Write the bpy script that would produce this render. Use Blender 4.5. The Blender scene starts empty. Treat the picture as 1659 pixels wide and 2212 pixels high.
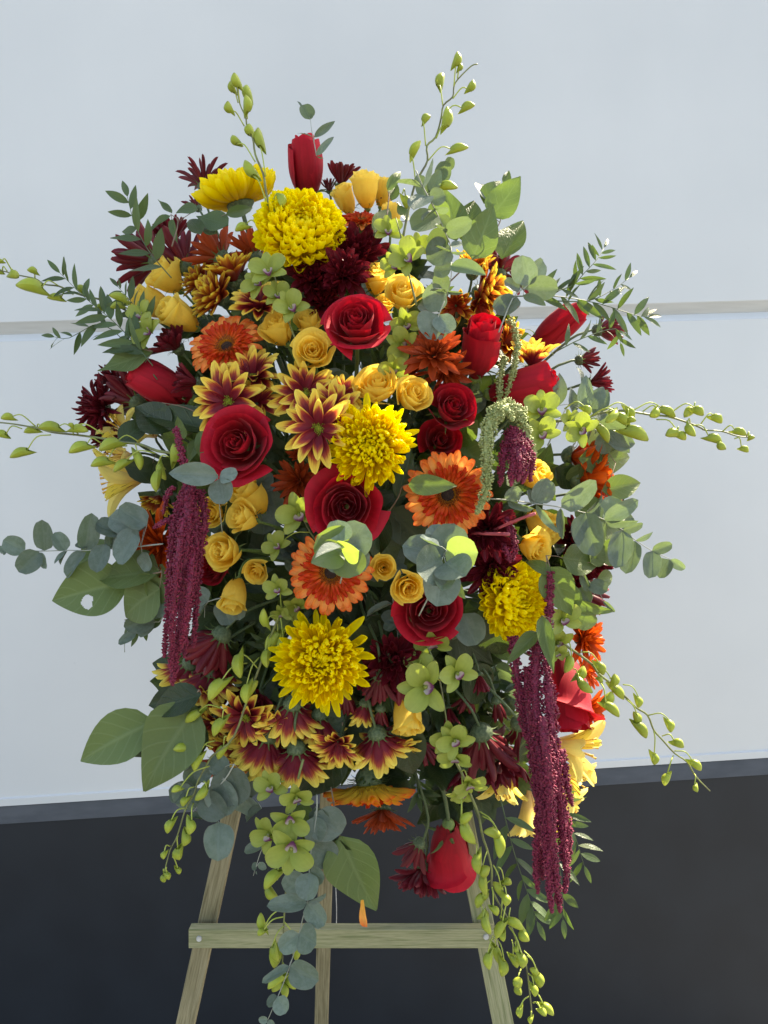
import bpy, math, random
from math import sin, cos, pi, radians, sqrt, atan2
from mathutils import Vector, Matrix, noise

random.seed(7)
SC = bpy.context.scene
COL = SC.collection

# ------------------------------------------------------------------ camera, world, sun, exposure
CAMZ = 1.64
cam_d = bpy.data.cameras.new('camera')
cam_d.sensor_fit = 'HORIZONTAL'; cam_d.sensor_width = 36; cam_d.lens = 36
cam_d.clip_start = 0.02; cam_d.clip_end = 500
cam = bpy.data.objects.new('camera', cam_d); COL.objects.link(cam)
cam.location = (0, 0, CAMZ); cam.rotation_euler = (pi/2, 0, 0)
SC.camera = cam
SC.render.resolution_x = 768; SC.render.resolution_y = 1024

SUN_EL = 52; SUN_AZ = 50          # azimuth measured from straight behind the wall towards the viewer's right
world = bpy.data.worlds.new('World'); SC.world = world; world.use_nodes = True
wn = world.node_tree.nodes; wl = world.node_tree.links
sky = wn.new('ShaderNodeTexSky'); sky.sky_type = 'NISHITA'; sky.sun_disc = False
sky.sun_elevation = radians(SUN_EL); sky.sun_rotation = radians(SUN_AZ)
sky.air_density = 1.0; sky.dust_density = 2.0; sky.ozone_density = 1.0
bg = wn['Background']; bg.inputs[1].default_value = 0.12
wl.new(sky.outputs[0], bg.inputs[0])
sun_d = bpy.data.lights.new('sun', 'SUN'); sun_d.energy = 4.2; sun_d.angle = radians(0.5); sun_d.color = (1, .95, .86)
sun = bpy.data.objects.new('sun', sun_d); COL.objects.link(sun)
sdir = Vector((sin(radians(SUN_AZ))*cos(radians(SUN_EL)), cos(radians(SUN_AZ))*cos(radians(SUN_EL)), sin(radians(SUN_EL))))
sun.rotation_euler = sdir.to_track_quat('Z', 'Y').to_euler()
sun.location = sdir*8
SC.view_settings.view_transform = 'Standard'; SC.view_settings.look = 'None'; SC.view_settings.gamma = 1
SC.view_settings.exposure = 2.07
SC.view_settings.use_white_balance = True; SC.view_settings.white_balance_temperature = 7850; SC.view_settings.white_balance_tint = 8
SC.render.engine = 'CYCLES'
SC.cycles.max_bounces = 8; SC.cycles.transparent_max_bounces = 4

def P(px, py, d):
    """a point seen at (px, py) of a 1659-wide print of the photograph, d metres in front of the lens"""
    return Vector(((px-829.5)/1659*d, d, CAMZ-(py-1106)/1659*d))

def depth(px, py, dd=0.0):
    r2 = ((px-770)/560)**2 + ((py-1090)/760)**2
    return 0.97 + 0.20*min(r2, 1.35) + dd

CROPS = {1:(329.2,82.3,.26455),2:(713.2,82.3,.26455),3:(0,493.7,.26455),4:(384,466.3,.26455),5:(713.2,466.3,.26455),6:(1097.2,466.3,.33068),
 7:(0,822.9,.26455),8:(329.2,822.9,.26455),9:(603.5,822.9,.26455),10:(932.6,877.8,.26455),11:(109.7,1206.9,.26455),12:(438.9,1206.9,.26455),
 13:(768,1206.9,.26455),14:(1097.2,1261.8,.26455),15:(274.3,1590.9,.33068),16:(768,1590.9,.33068),0:(0,0,1)}
def C(c, x, y):
    o = CROPS[c]; return (o[0]+x*o[2], o[1]+y*o[2])

# ------------------------------------------------------------------ object helpers
NOBJ = [0]
def link(o, parent=None):
    COL.objects.link(o)
    if parent is not None: o.parent = parent
    NOBJ[0] += 1
    return o
def mobj(name, me, parent=None, M=None):
    o = bpy.data.objects.new(name, me)
    link(o, parent)
    if M is not None: o.matrix_basis = M
    return o
def tag(o, label, cat, group=None, kind=None):
    o['label'] = label; o['category'] = cat
    if group: o['group'] = group
    if kind: o['kind'] = kind
    return o
def thing(name, M, label, cat, group=None):
    o = bpy.data.objects.new(name, None); o.empty_display_size = .01
    link(o); o.matrix_basis = M
    return tag(o, label, cat, group)
def mk(name, vs, fs, mat, uvs=None, smooth=True):
    me = bpy.data.meshes.new(name)
    me.from_pydata(vs, [], fs)
    if smooth: me.polygons.foreach_set('use_smooth', [True]*len(me.polygons))
    if uvs is not None:
        ul = me.uv_layers.new(name='UVMap')
        li = [0]*len(me.loops); me.loops.foreach_get('vertex_index', li)
        flat = []
        for i in li: flat += uvs[i]
        ul.data.foreach_set('uv', flat)
    if mat: me.materials.append(mat)
    me.update()
    return me
def grid(name, nu, nv, f, mat, wrap=False):
    vs, uv, fs = [], [], []
    for j in range(nv+1):
        for i in range(nu+1):
            u = -1+2*i/nu; v = j/nv
            vs.append(tuple(f(u, v))); uv.append((i/nu, v))
    for j in range(nv):
        for i in range(nu):
            a = j*(nu+1)+i
            fs.append((a, a+1, a+nu+2, a+nu+1))
    return mk(name, vs, fs, mat, uv)

def frame(X, Zhint):
    X = X.normalized(); Z = (Zhint - X*Zhint.dot(X))
    if Z.length < 1e-5: Z = X.orthogonal()
    Z.normalize(); Y = Z.cross(X)
    return Matrix((X, Y, Z)).transposed().to_4x4()
def TRS(loc, R=None, s=1.0):
    M = Matrix.Translation(loc)
    if R is not None: M = M @ R
    if s != 1.0:
        M = M @ (Matrix.Diagonal((s, s, s, 1)) if not isinstance(s, tuple) else Matrix.Diagonal((*s, 1)))
    return M
def axis_frame(n, roll):
    """frame whose Z is n, turned by roll"""
    return n.to_track_quat('Z', 'Y').to_matrix().to_4x4() @ Matrix.Rotation(roll, 4, 'Z')
def facing(f):
    a, b = f[0], f[1]; s = f[2] if len(f) > 2 else 1
    m = sqrt(a*a+b*b)
    if m > .98: a, b = a/m*.98, b/m*.98
    return Vector((a, -sqrt(max(0, 1-a*a-b*b))*s, b)).normalized()

def catmull(pts, n=5):
    if len(pts) < 3:
        return [pts[0].lerp(pts[-1], i/n) for i in range(n+1)]
    p = [pts[0]*2-pts[1]] + pts + [pts[-1]*2-pts[-2]]
    out = []
    for k in range(1, len(p)-2):
        for i in range(n):
            t = i/n; a, b, c, d = p[k-1], p[k], p[k+1], p[k+2]
            out.append(.5*((2*b)+(c-a)*t+(2*a-5*b+4*c-d)*t*t+(3*b-3*c+d-a)*t**3))
    out.append(pts[-1].copy())
    return out
def tube_data(pts, r0, r1, sides=6, rfun=None):
    vs, fs, uv = [], [], []
    n = len(pts); ref = Vector((.3, .8, .2))
    for k, p in enumerate(pts):
        T = (pts[min(k+1, n-1)]-pts[max(k-1, 0)])
        if T.length < 1e-9: T = Vector((0, 0, 1))
        T.normalize()
        A = T.cross(ref)
        if A.length < 1e-3: A = T.orthogonal()
        A.normalize(); B = T.cross(A)
        r = r0+(r1-r0)*k/(n-1)
        if rfun: r *= rfun(k/(n-1))
        for s in range(sides):
            an = 2*pi*s/sides
            vs.append(p+A*cos(an)*r+B*sin(an)*r); uv.append((s/sides, k/(n-1)))
        ref = -B
    for k in range(n-1):
        for s in range(sides):
            a = k*sides+s; b = k*sides+(s+1) % sides
            fs.append((a, b, b+sides, a+sides))
    fs.append(tuple(range(sides))[::-1]); fs.append(tuple((n-1)*sides+s for s in range(sides)))
    return vs, fs, uv
def tube(name, pts, r0, r1, mat, parent=None, sides=6, sm=4, rfun=None):
    """pts in world space; the mesh is stored in the parent's space"""
    q = catmull(pts, sm) if len(pts) > 2 else pts
    vs, fs, uv = tube_data(q, r0, r1, sides, rfun)
    if parent is not None:
        I = WM(parent).inverted(); vs = [I @ v for v in vs]
    me = mk(name, [tuple(v) for v in vs], fs, mat, uv)
    return mobj(name, me, parent)
def WM(o):
    M = o.matrix_basis.copy(); p = o.parent
    while p: M = p.matrix_basis @ M; p = p.parent
    return M

# ------------------------------------------------------------------ materials
MATS = {}
def nodes_of(name):
    m = bpy.data.materials.new(name); m.use_nodes = True
    nt = m.node_tree; N = nt.nodes; L = nt.links
    return m, N, L, N['Principled BSDF'], N['Material Output']
def lin(c):
    f = lambda x: x/12.92 if x <= .04045 else ((x+.055)/1.055)**2.4
    return tuple(f(x/255) for x in c)+(1,)
def ramp(N, stops):
    r = N.new('ShaderNodeValToRGB'); e = r.color_ramp.elements
    e[0].position = stops[0][0]; e[0].color = stops[0][1]
    e[1].position = stops[-1][0]; e[1].color = stops[-1][1]
    for p, c in stops[1:-1]:
        x = e.new(p); x.color = c
    return r
def val_mix(N, L, col, fac_socket, lo, hi):
    """multiply colour by a value mapped lo..hi from a 0..1 socket"""
    mr = N.new('ShaderNodeMapRange'); mr.inputs[3].default_value = lo; mr.inputs[4].default_value = hi
    L.new(fac_socket, mr.inputs[0])
    hs = N.new('ShaderNodeHueSaturation'); L.new(mr.outputs[0], hs.inputs['Value']); L.new(col, hs.inputs['Color'])
    return hs.outputs[0]
def petal_mat(name, stops, streak=.18, transl=.3, rough=.55, axis='v', edge=None, streaks=14, tcol=None, var=.10, spots=None, sheen=0.0, side=None):
    """stops: colours along the petal from base to tip"""
    m, N, L, bs, out = nodes_of(name)
    uvn = N.new('ShaderNodeUVMap'); uvn.uv_map = 'UVMap'
    sp = N.new('ShaderNodeSeparateXYZ'); L.new(uvn.outputs[0], sp.inputs[0])
    mp = N.new('ShaderNodeMapping'); mp.inputs['Scale'].default_value = (streaks, 1.6, 1); L.new(uvn.outputs[0], mp.inputs[0])
    oi = N.new('ShaderNodeObjectInfo')
    va = N.new('ShaderNodeVectorMath'); va.operation = 'ADD'; L.new(mp.outputs[0], va.inputs[0])
    cm = N.new('ShaderNodeCombineXYZ'); mu = N.new('ShaderNodeMath'); mu.operation = 'MULTIPLY'; mu.inputs[1].default_value = 37
    L.new(oi.outputs['Random'], mu.inputs[0]); L.new(mu.outputs[0], cm.inputs[2]); L.new(cm.outputs[0], va.inputs[1])
    nz = N.new('ShaderNodeTexNoise'); nz.inputs['Scale'].default_value = 1.0; nz.inputs['Detail'].default_value = 3
    L.new(va.outputs[0], nz.inputs['Vector'])
    # ramp position disturbed by the streaks
    ad = N.new('ShaderNodeMath'); ad.operation = 'MULTIPLY_ADD'; ad.inputs[1].default_value = streak*1.4
    L.new(nz.outputs[0], ad.inputs[0])
    su = N.new('ShaderNodeMath'); su.operation = 'SUBTRACT'; su.inputs[1].default_value = streak*.7; L.new(sp.outputs[1], su.inputs[0])
    L.new(su.outputs[0], ad.inputs[2])
    pos = ad.outputs[0]
    if side:       # margins further along the ramp than the middle
        a1 = N.new('ShaderNodeMath'); a1.operation = 'SUBTRACT'; a1.inputs[1].default_value = .5; L.new(sp.outputs[0], a1.inputs[0])
        a2 = N.new('ShaderNodeMath'); a2.operation = 'ABSOLUTE'; L.new(a1.outputs[0], a2.inputs[0])
        a3 = N.new('ShaderNodeMath'); a3.operation = 'MULTIPLY_ADD'; a3.inputs[1].default_value = side; L.new(a2.outputs[0], a3.inputs[0]); L.new(pos, a3.inputs[2])
        pos = a3.outputs[0]
    rp = ramp(N, stops); L.new(pos, rp.inputs[0])
    col = val_mix(N, L, rp.outputs[0], nz.outputs[0], 1-streak, 1+streak)
    col = val_mix(N, L, col, oi.outputs['Random'], 1-var, 1+var)
    # soft mottling
    n2 = N.new('ShaderNodeTexNoise'); n2.inputs['Scale'].default_value = 5; n2.inputs['Detail'].default_value = 4
    tc = N.new('ShaderNodeTexCoord'); L.new(tc.outputs['Object'], n2.inputs['Vector'])
    col = val_mix(N, L, col, n2.outputs[0], .9, 1.1)
    if spots:
        ms = N.new('ShaderNodeMapping'); ms.inputs['Scale'].default_value = (9, 3.0, 1); L.new(uvn.outputs[0], ms.inputs[0])
        n3 = N.new('ShaderNodeTexVoronoi'); n3.inputs['Scale'].default_value = 1.0; L.new(ms.outputs[0], n3.inputs['Vector'])
        r3 = ramp(N, [(.16, (1,1,1,1)), (.24, (0,0,0,1))]); L.new(n3.outputs['Distance'], r3.inputs[0])
        mx = N.new('ShaderNodeMix'); mx.data_type = 'RGBA'; L.new(r3.outputs[0], mx.inputs[0]); L.new(col, mx.inputs[6]); mx.inputs[7].default_value = spots
        col = mx.outputs[2]
    L.new(col, bs.inputs['Base Color'])
    bs.inputs['Roughness'].default_value = rough
    bs.inputs['Specular IOR Level'].default_value = .3
    if sheen:
        bs.inputs['Sheen Weight'].default_value = sheen; bs.inputs['Sheen Roughness'].default_value = .4
    bp = N.new('ShaderNodeBump'); bp.inputs['Strength'].default_value = .35; bp.inputs['Distance'].default_value = .0015
    L.new(nz.outputs[0], bp.inputs['Height']); L.new(bp.outputs[0], bs.inputs['Normal'])
    tr = N.new('ShaderNodeBsdfTranslucent')
    if tcol:
        mt = N.new('ShaderNodeMix'); mt.data_type = 'RGBA'; mt.blend_type = 'MULTIPLY'; mt.inputs[0].default_value = 1
        L.new(col, mt.inputs[6]); mt.inputs[7].default_value = tcol; L.new(mt.outputs[2], tr.inputs[0])
    else: L.new(col, tr.inputs[0])
    ms = N.new('ShaderNodeMixShader'); ms.inputs[0].default_value = transl
    L.new(bs.outputs[0], ms.inputs[1]); L.new(tr.outputs[0], ms.inputs[2]); L.new(ms.outputs[0], out.inputs[0])
    return m
def leaf_mat(name, col, dark, vein, back, transl=.3, tcol=(.19, .31, .03, 1), rough=.45, veins=True, bloom=None, edge=None, vs=.75):
    m, N, L, bs, out = nodes_of(name)
    uvn = N.new('ShaderNodeUVMap'); uvn.uv_map = 'UVMap'
    sp = N.new('ShaderNodeSeparateXYZ'); L.new(uvn.outputs[0], sp.inputs[0])
    def math(op, a, b=None, c=None):
        n = N.new('ShaderNodeMath'); n.operation = op
        for i, x in enumerate((a, b, c)):
            if x is None: continue
            if isinstance(x, (int, float)): n.inputs[i].default_value = x
            else: L.new(x, n.inputs[i])
        return n.outputs[0]
    au = math('ABSOLUTE', math('SUBTRACT', sp.outputs[0], .5))       # 0 on the midrib, .5 on the margin
    mid = math('SMOOTH_MAX', math('SUBTRACT', 1, math('MULTIPLY', au, 20.0)), 0.0, .05)
    ph = math('FRACT', math('MULTIPLY', math('SUBTRACT', sp.outputs[1], math('MULTIPLY', au, .55)), 6.0))
    side = math('SUBTRACT', 1, math('MULTIPLY', math('ABSOLUTE', math('SUBTRACT', ph, .5)), 10))
    side = math('MAXIMUM', side, 0)
    v = math('MAXIMUM', mid, math('MULTIPLY', side, vs if veins else .2))
    tc = N.new('ShaderNodeTexCoord'); oi = N.new('ShaderNodeObjectInfo')
    n1 = N.new('ShaderNodeTexNoise'); n1.inputs['Scale'].default_value = 2.2; n1.inputs['Detail'].default_value = 5
    av = N.new('ShaderNodeVectorMath'); av.operation = 'ADD'; L.new(tc.outputs['Object'], av.inputs[0]); 
    cx = N.new('ShaderNodeCombineXYZ'); L.new(math('MULTIPLY', oi.outputs['Random'], 50), cx.inputs[0]); L.new(cx.outputs[0], av.inputs[1])
    L.new(av.outputs[0], n1.inputs['Vector'])
    n4 = N.new('ShaderNodeTexVoronoi'); n4.feature = 'DISTANCE_TO_EDGE'; n4.inputs['Scale'].default_value = 16; L.new(av.outputs[0], n4.inputs['Vector'])
    mx = N.new('ShaderNodeMix'); mx.data_type = 'RGBA'
    rr = ramp(N, [(.40, (0,0,0,1)), (.60, (1,1,1,1))]); L.new(n1.outputs[0], rr.inputs[0]); L.new(rr.outputs[0], mx.inputs[0])
    mx.inputs[6].default_value = dark; mx.inputs[7].default_value = col
    cur = mx.outputs[2]
    if bloom:
        nb = N.new('ShaderNodeTexNoise'); nb.inputs['Scale'].default_value = 4.5; nb.inputs['Detail'].default_value = 8; nb.inputs['Roughness'].default_value = .7
        L.new(av.outputs[0], nb.inputs['Vector'])
        rb = ramp(N, [(.44, (0,0,0,1)), (.58, (1,1,1,1))]); L.new(nb.outputs[0], rb.inputs[0])
        mb = N.new('ShaderNodeMix'); mb.data_type = 'RGBA'; L.new(rb.outputs[0], mb.inputs[0]); L.new(cur, mb.inputs[6]); mb.inputs[7].default_value = bloom
        cur = mb.outputs[2]
    mv = N.new('ShaderNodeMix'); mv.data_type = 'RGBA'; L.new(math('MULTIPLY', v, .85), mv.inputs[0]); L.new(cur, mv.inputs[6]); mv.inputs[7].default_value = vein
    cur = mv.outputs[2]
    if edge:
        er = ramp(N, [(.465, (0,0,0,1)), (.495, (1,1,1,1))]); L.new(au, er.inputs[0])
        me_ = N.new('ShaderNodeMix'); me_.data_type = 'RGBA'; L.new(math('MULTIPLY', er.outputs[0], .6), me_.inputs[0]); L.new(cur, me_.inputs[6]); me_.inputs[7].default_value = edge
        cur = me_.outputs[2]
    geo = N.new('ShaderNodeNewGeometry')
    mk_ = N.new('ShaderNodeMix'); mk_.data_type = 'RGBA'; L.new(geo.outputs['Backfacing'], mk_.inputs[0]); L.new(cur, mk_.inputs[6])
    mbk = N.new('ShaderNodeMix'); mbk.data_type = 'RGBA'; mbk.inputs[0].default_value = .65; L.new(cur, mbk.inputs[6]); mbk.inputs[7].default_value = back
    L.new(mbk.outputs[2], mk_.inputs[7])
    cur = val_mix(N, L, mk_.outputs[2], oi.outputs['Random'], .58, 1.08)
    L.new(cur, bs.inputs['Base Color']); bs.inputs['Roughness'].default_value = rough; bs.inputs['Specular IOR Level'].default_value = .3
    bp = N.new('ShaderNodeBump'); bp.inputs['Strength'].default_value = .35; bp.inputs['Distance'].default_value = .003
    hh = math('ADD', math('MULTIPLY', v, -.5), math('MULTIPLY', math('MINIMUM', n4.outputs['Distance'], .08), 3.0))
    hh = math('ADD', hh, math('MULTIPLY', n1.outputs[0], .8))
    L.new(hh, bp.inputs['Height']); L.new(bp.outputs[0], bs.inputs['Normal'])
    tr = N.new('ShaderNodeBsdfTranslucent')
    mt = N.new('ShaderNodeMix'); mt.data_type = 'RGBA'; mt.inputs[0].default_value = .75; L.new(cur, mt.inputs[6]); mt.inputs[7].default_value = tcol; L.new(mt.outputs[2], tr.inputs[0])
    ms = N.new('ShaderNodeMixShader'); ms.inputs[0].default_value = transl
    L.new(bs.outputs[0], ms.inputs[1]); L.new(tr.outputs[0], ms.inputs[2]); L.new(ms.outputs[0], out.inputs[0])
    return m
def plain_mat(name, c1, c2, rough=.5, scale=6, bump=.2, bdist=.001, coord='Object', stretch=(1,1,1), detail=4, transl=0, spec=.4, lo=.35, hi=.65):
    m, N, L, bs, out = nodes_of(name)
    tc = N.new('ShaderNodeTexCoord'); mp = N.new('ShaderNodeMapping'); mp.inputs['Scale'].default_value = stretch
    L.new(tc.outputs[coord], mp.inputs[0])
    nz = N.new('ShaderNodeTexNoise'); nz.inputs['Scale'].default_value = scale; nz.inputs['Detail'].default_value = detail; L.new(mp.outputs[0], nz.inputs['Vector'])
    rp = ramp(N, [(lo, c1), (hi, c2)]); L.new(nz.outputs[0], rp.inputs[0])
    oi = N.new('ShaderNodeObjectInfo')
    col = val_mix(N, L, rp.outputs[0], oi.outputs['Random'], .92, 1.08)
    L.new(col, bs.inputs['Base Color']); bs.inputs['Roughness'].default_value = rough; bs.inputs['Specular IOR Level'].default_value = spec
    if bump:
        bp = N.new('ShaderNodeBump'); bp.inputs['Strength'].default_value = bump; bp.inputs['Distance'].default_value = bdist
        L.new(nz.outputs[0], bp.inputs['Height']); L.new(bp.outputs[0], bs.inputs['Normal'])
    if transl:
        tr = N.new('ShaderNodeBsdfTranslucent'); L.new(col, tr.inputs[0])
        ms = N.new('ShaderNodeMixShader'); ms.inputs[0].default_value = transl
        L.new(bs.outputs[0], ms.inputs[1]); L.new(tr.outputs[0], ms.inputs[2]); L.new(ms.outputs[0], out.inputs[0])
    return m

K = .885
c4 = lambda r, g, b: (r*K, g*K, b*K, 1)
cf = lambda r, g, b: (r, g, b, 1)
M_RED = petal_mat('red_rose_petal', [(0, c4(.24,.002,.009)), (.45, c4(.42,.003,.016)), (1, c4(.54,.006,.027))], streak=.2, transl=.2, rough=.7, var=.12, sheen=.06, tcol=c4(1,.5,.5), streaks=18)
M_YROSE = petal_mat('yellow_rose_petal', [(0, cf(.90,.50,.04)), (.5, cf(.96,.68,.10)), (1, cf(.97,.75,.15))], streak=.06, transl=.45, rough=.6, var=.05)
M_YMUM = petal_mat('yellow_chrysanthemum_petal', [(0, cf(.94,.64,.004)), (.45, cf(.98,.79,.010)), (1, cf(.98,.86,.03))], streak=.05, transl=.56, rough=.55, streaks=7, var=.03)
M_BURG = petal_mat('burgundy_petal', [(0, c4(.16,.012,.018)), (.6, c4(.15,.009,.018)), (1, c4(.20,.014,.024))], streak=.2, transl=.2, rough=.42, streaks=6, var=.25)
M_RUST = petal_mat('rust_petal', [(0, c4(.35,.05,.01)), (.5, c4(.42,.06,.014)), (1, c4(.50,.075,.02))], streak=.2, transl=.28, rough=.5, streaks=6, var=.2)
M_FLAME = petal_mat('flame_petal', [(0, c4(.5,.06,.008)), (.5, c4(.66,.085,.008)), (1, c4(.75,.14,.02))], streak=.2, transl=.35, rough=.5, streaks=6, var=.15)
M_BICO = petal_mat('yellow_tipped_burgundy_petal', [(0, cf(.17,.012,.02)), (.42, cf(.22,.013,.028)), (.56, cf(.44,.07,.03)), (.70, cf(.84,.57,.08)), (1, cf(.92,.74,.13))], streak=.2, transl=.28, rough=.5, streaks=9, side=.40, var=.08)
M_BICOR = petal_mat('yellow_tipped_bronze_petal', [(0, c4(.26,.02,.012)), (.5, c4(.36,.05,.015)), (.72, c4(.60,.22,.02)), (.86, c4(.85,.60,.06)), (1, c4(.88,.68,.08))], streak=.16, transl=.3, rough=.5, streaks=7, side=.36, var=.1)
M_GERB_O = petal_mat('gerbera_outer_petal', [(0, cf(.85,.42,.06)), (.55, cf(.92,.42,.10)), (.85, cf(.88,.24,.05)), (1, cf(.80,.12,.02))], streak=.26, transl=.3, rough=.5, streaks=9, var=.06, side=.18)
M_GERB_Y = petal_mat('gerbera_petal_yellow_back', [(0, cf(.92,.62,.05)), (.6, cf(.92,.52,.05)), (.85, cf(.88,.20,.03)), (1, cf(.82,.13,.02))], streak=.2, transl=.35, rough=.5, streaks=8)
M_GERB_I = petal_mat('gerbera_inner_petal', [(0, c4(.82,.30,.03)), (.40, c4(.80,.13,.018)), (.75, c4(.74,.06,.012)), (1, c4(.62,.03,.008))], streak=.18, transl=.25, rough=.5, streaks=6, var=.1)
M_GERB_R = petal_mat('gerbera_ring_floret', [(0, c4(.75,.42,.03)), (.6, c4(.80,.30,.03)), (1, c4(.22,.015,.012))], streak=.3, transl=.15, rough=.5, streaks=4, var=.25)
M_GDISC = plain_mat('gerbera_disc_dark', c4(.015,.006,.008), c4(.09,.04,.02), .6, 30, .6)
M_DISC = plain_mat('daisy_disc_green', c4(.16,.22,.01), c4(.42,.46,.03), .6, 22, .8, .003)
M_ORCH = petal_mat('green_orchid_petal', [(0, c4(.30,.36,.05)), (.4, c4(.37,.43,.085)), (1, c4(.45,.50,.13))], streak=.09, transl=.38, rough=.45, streaks=8, tcol=c4(.9,1,.5), var=.06)
M_OBUD = petal_mat('green_orchid_bud', [(0, c4(.27,.33,.05)), (.3, c4(.34,.41,.045)), (.85, c4(.42,.48,.07)), (1, c4(.30,.33,.05))], streak=.07, transl=.15, rough=.38, streaks=10, var=.1)
M_LIP = petal_mat('orchid_lip_purple', [(0, c4(.50,.46,.35)), (.45, c4(.42,.30,.32)), (.7, c4(.16,.03,.09)), (1, c4(.11,.02,.06))], streak=.15, transl=.2)
M_OSTEM = plain_mat('orchid_stem', c4(.12,.12,.06), c4(.22,.25,.08), .5, 60)
M_PED = plain_mat('orchid_pedicel', c4(.32,.40,.06), c4(.42,.48,.10), .5, 40)
M_ALST = petal_mat('alstroemeria_petal', [(0, cf(.75,.50,.22)), (.35, cf(.86,.68,.20)), (.75, cf(.88,.74,.22)), (1, cf(.85,.70,.28))], streak=.1, transl=.38, rough=.5, streaks=12)
M_ALSP = petal_mat('alstroemeria_striped_petal', [(0, cf(.75,.42,.22)), (.3, cf(.86,.66,.12)), (.75, cf(.90,.70,.10)), (1, cf(.88,.72,.25))], streak=.1, transl=.38, rough=.5, streaks=12, spots=cf(.16,.03,.01))
M_STAM = plain_mat('stamen_orange', c4(.65,.32,.05), c4(.8,.5,.08), .6, 30)
M_STEM = plain_mat('flower_stem', c4(.055,.09,.035), c4(.10,.14,.06), .5, 40)
M_STEMP = plain_mat('pink_stem_butt', c4(.35,.05,.07), c4(.5,.10,.12), .5, 40)
M_CALYX = plain_mat('calyx_green', c4(.05,.08,.035), c4(.12,.16,.08), .6, 18, .5)
M_SEPAL = petal_mat('rose_sepal', [(0, c4(.14,.20,.06)), (.5, c4(.13,.19,.06)), (1, c4(.16,.16,.07))], streak=.1, transl=.25)
M_ROSEHIP = plain_mat('rose_calyx', c4(.10,.17,.04), c4(.16,.24,.06), .45, 12)
M_SALAL = leaf_mat('lemon_leaf', c4(.068,.112,.030), c4(.038,.070,.022), c4(.24,.31,.13), c4(.20,.27,.09), transl=.28, rough=.42)
M_SALALP = leaf_mat('pale_underside_leaf', c4(.115,.165,.058), c4(.082,.125,.042), c4(.32,.39,.20), c4(.20,.27,.10), transl=.30, rough=.5)
M_SALALD = leaf_mat('dark_leaf', c4(.022,.045,.015), c4(.012,.027,.010), c4(.075,.11,.045), c4(.05,.075,.03), transl=.12, rough=.33)  # dark leaf green, lowered further to put gap shade into the colour
M_EUC = leaf_mat('eucalyptus_leaf', c4(.082,.116,.096), c4(.036,.060,.046), c4(.20,.25,.22), c4(.22,.29,.25), transl=.26, tcol=(.22,.33,.06,1), rough=.55, veins=True, bloom=c4(.215,.25,.23), edge=c4(.30,.16,.13), vs=.3)
M_EUCG = leaf_mat('green_eucalyptus_leaf', c4(.10,.155,.075), c4(.06,.10,.048), c4(.19,.25,.14), c4(.20,.27,.17), transl=.24, tcol=(.26,.38,.05,1), rough=.5, veins=True, bloom=c4(.14,.20,.13), edge=c4(.32,.14,.10), vs=.3)
M_EUC_SUN = leaf_mat('sun_tinted_eucalyptus_leaf', c4(.10,.155,.075), c4(.06,.10,.048), c4(.19,.25,.14), c4(.20,.27,.17), transl=.32, tcol=(.55,.78,.06,1), rough=.5, veins=True, bloom=c4(.14,.20,.13), edge=c4(.32,.14,.10), vs=.3)  # copy of the green leaf with sun glow put into its translucent tint
M_RUSC = leaf_mat('ruscus_leaf', c4(.042,.080,.028), c4(.026,.052,.020), c4(.08,.12,.05), c4(.12,.18,.08), transl=.22, rough=.4, veins=False)
M_EUCST = plain_mat('eucalyptus_stem', c4(.25,.27,.22), c4(.36,.38,.33), .6, 40)
M_BROWN = plain_mat('woody_twig', c4(.16,.10,.07), c4(.26,.19,.13), .6, 40)
M_AMAR = petal_mat('amaranth_magenta', [(0, c4(.20,.010,.05)), (1, c4(.33,.025,.10))], streak=.35, transl=.12, rough=.6, var=.15)
M_AMARP = plain_mat('amaranth_pink_seed', c4(.45,.10,.20), c4(.62,.25,.36), .5, 40)
M_AMAG = plain_mat('amaranth_green', c4(.30,.36,.14), c4(.46,.50,.26), .6, 90, .3)
M_FOAM = plain_mat('floral_foam', c4(.012,.03,.015), c4(.03,.06,.03), .9, 60, .5)
M_AMAR = plain_mat('amaranth_magenta_floret', c4(.09,.005,.02), c4(.33,.025,.075), .6, 330, .3, .0006, lo=.3, hi=.7)
M_AMAG = plain_mat('amaranth_green_floret', c4(.19,.24,.065), c4(.43,.46,.21), .6, 330, .3, .0006, lo=.3, hi=.7)

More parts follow.
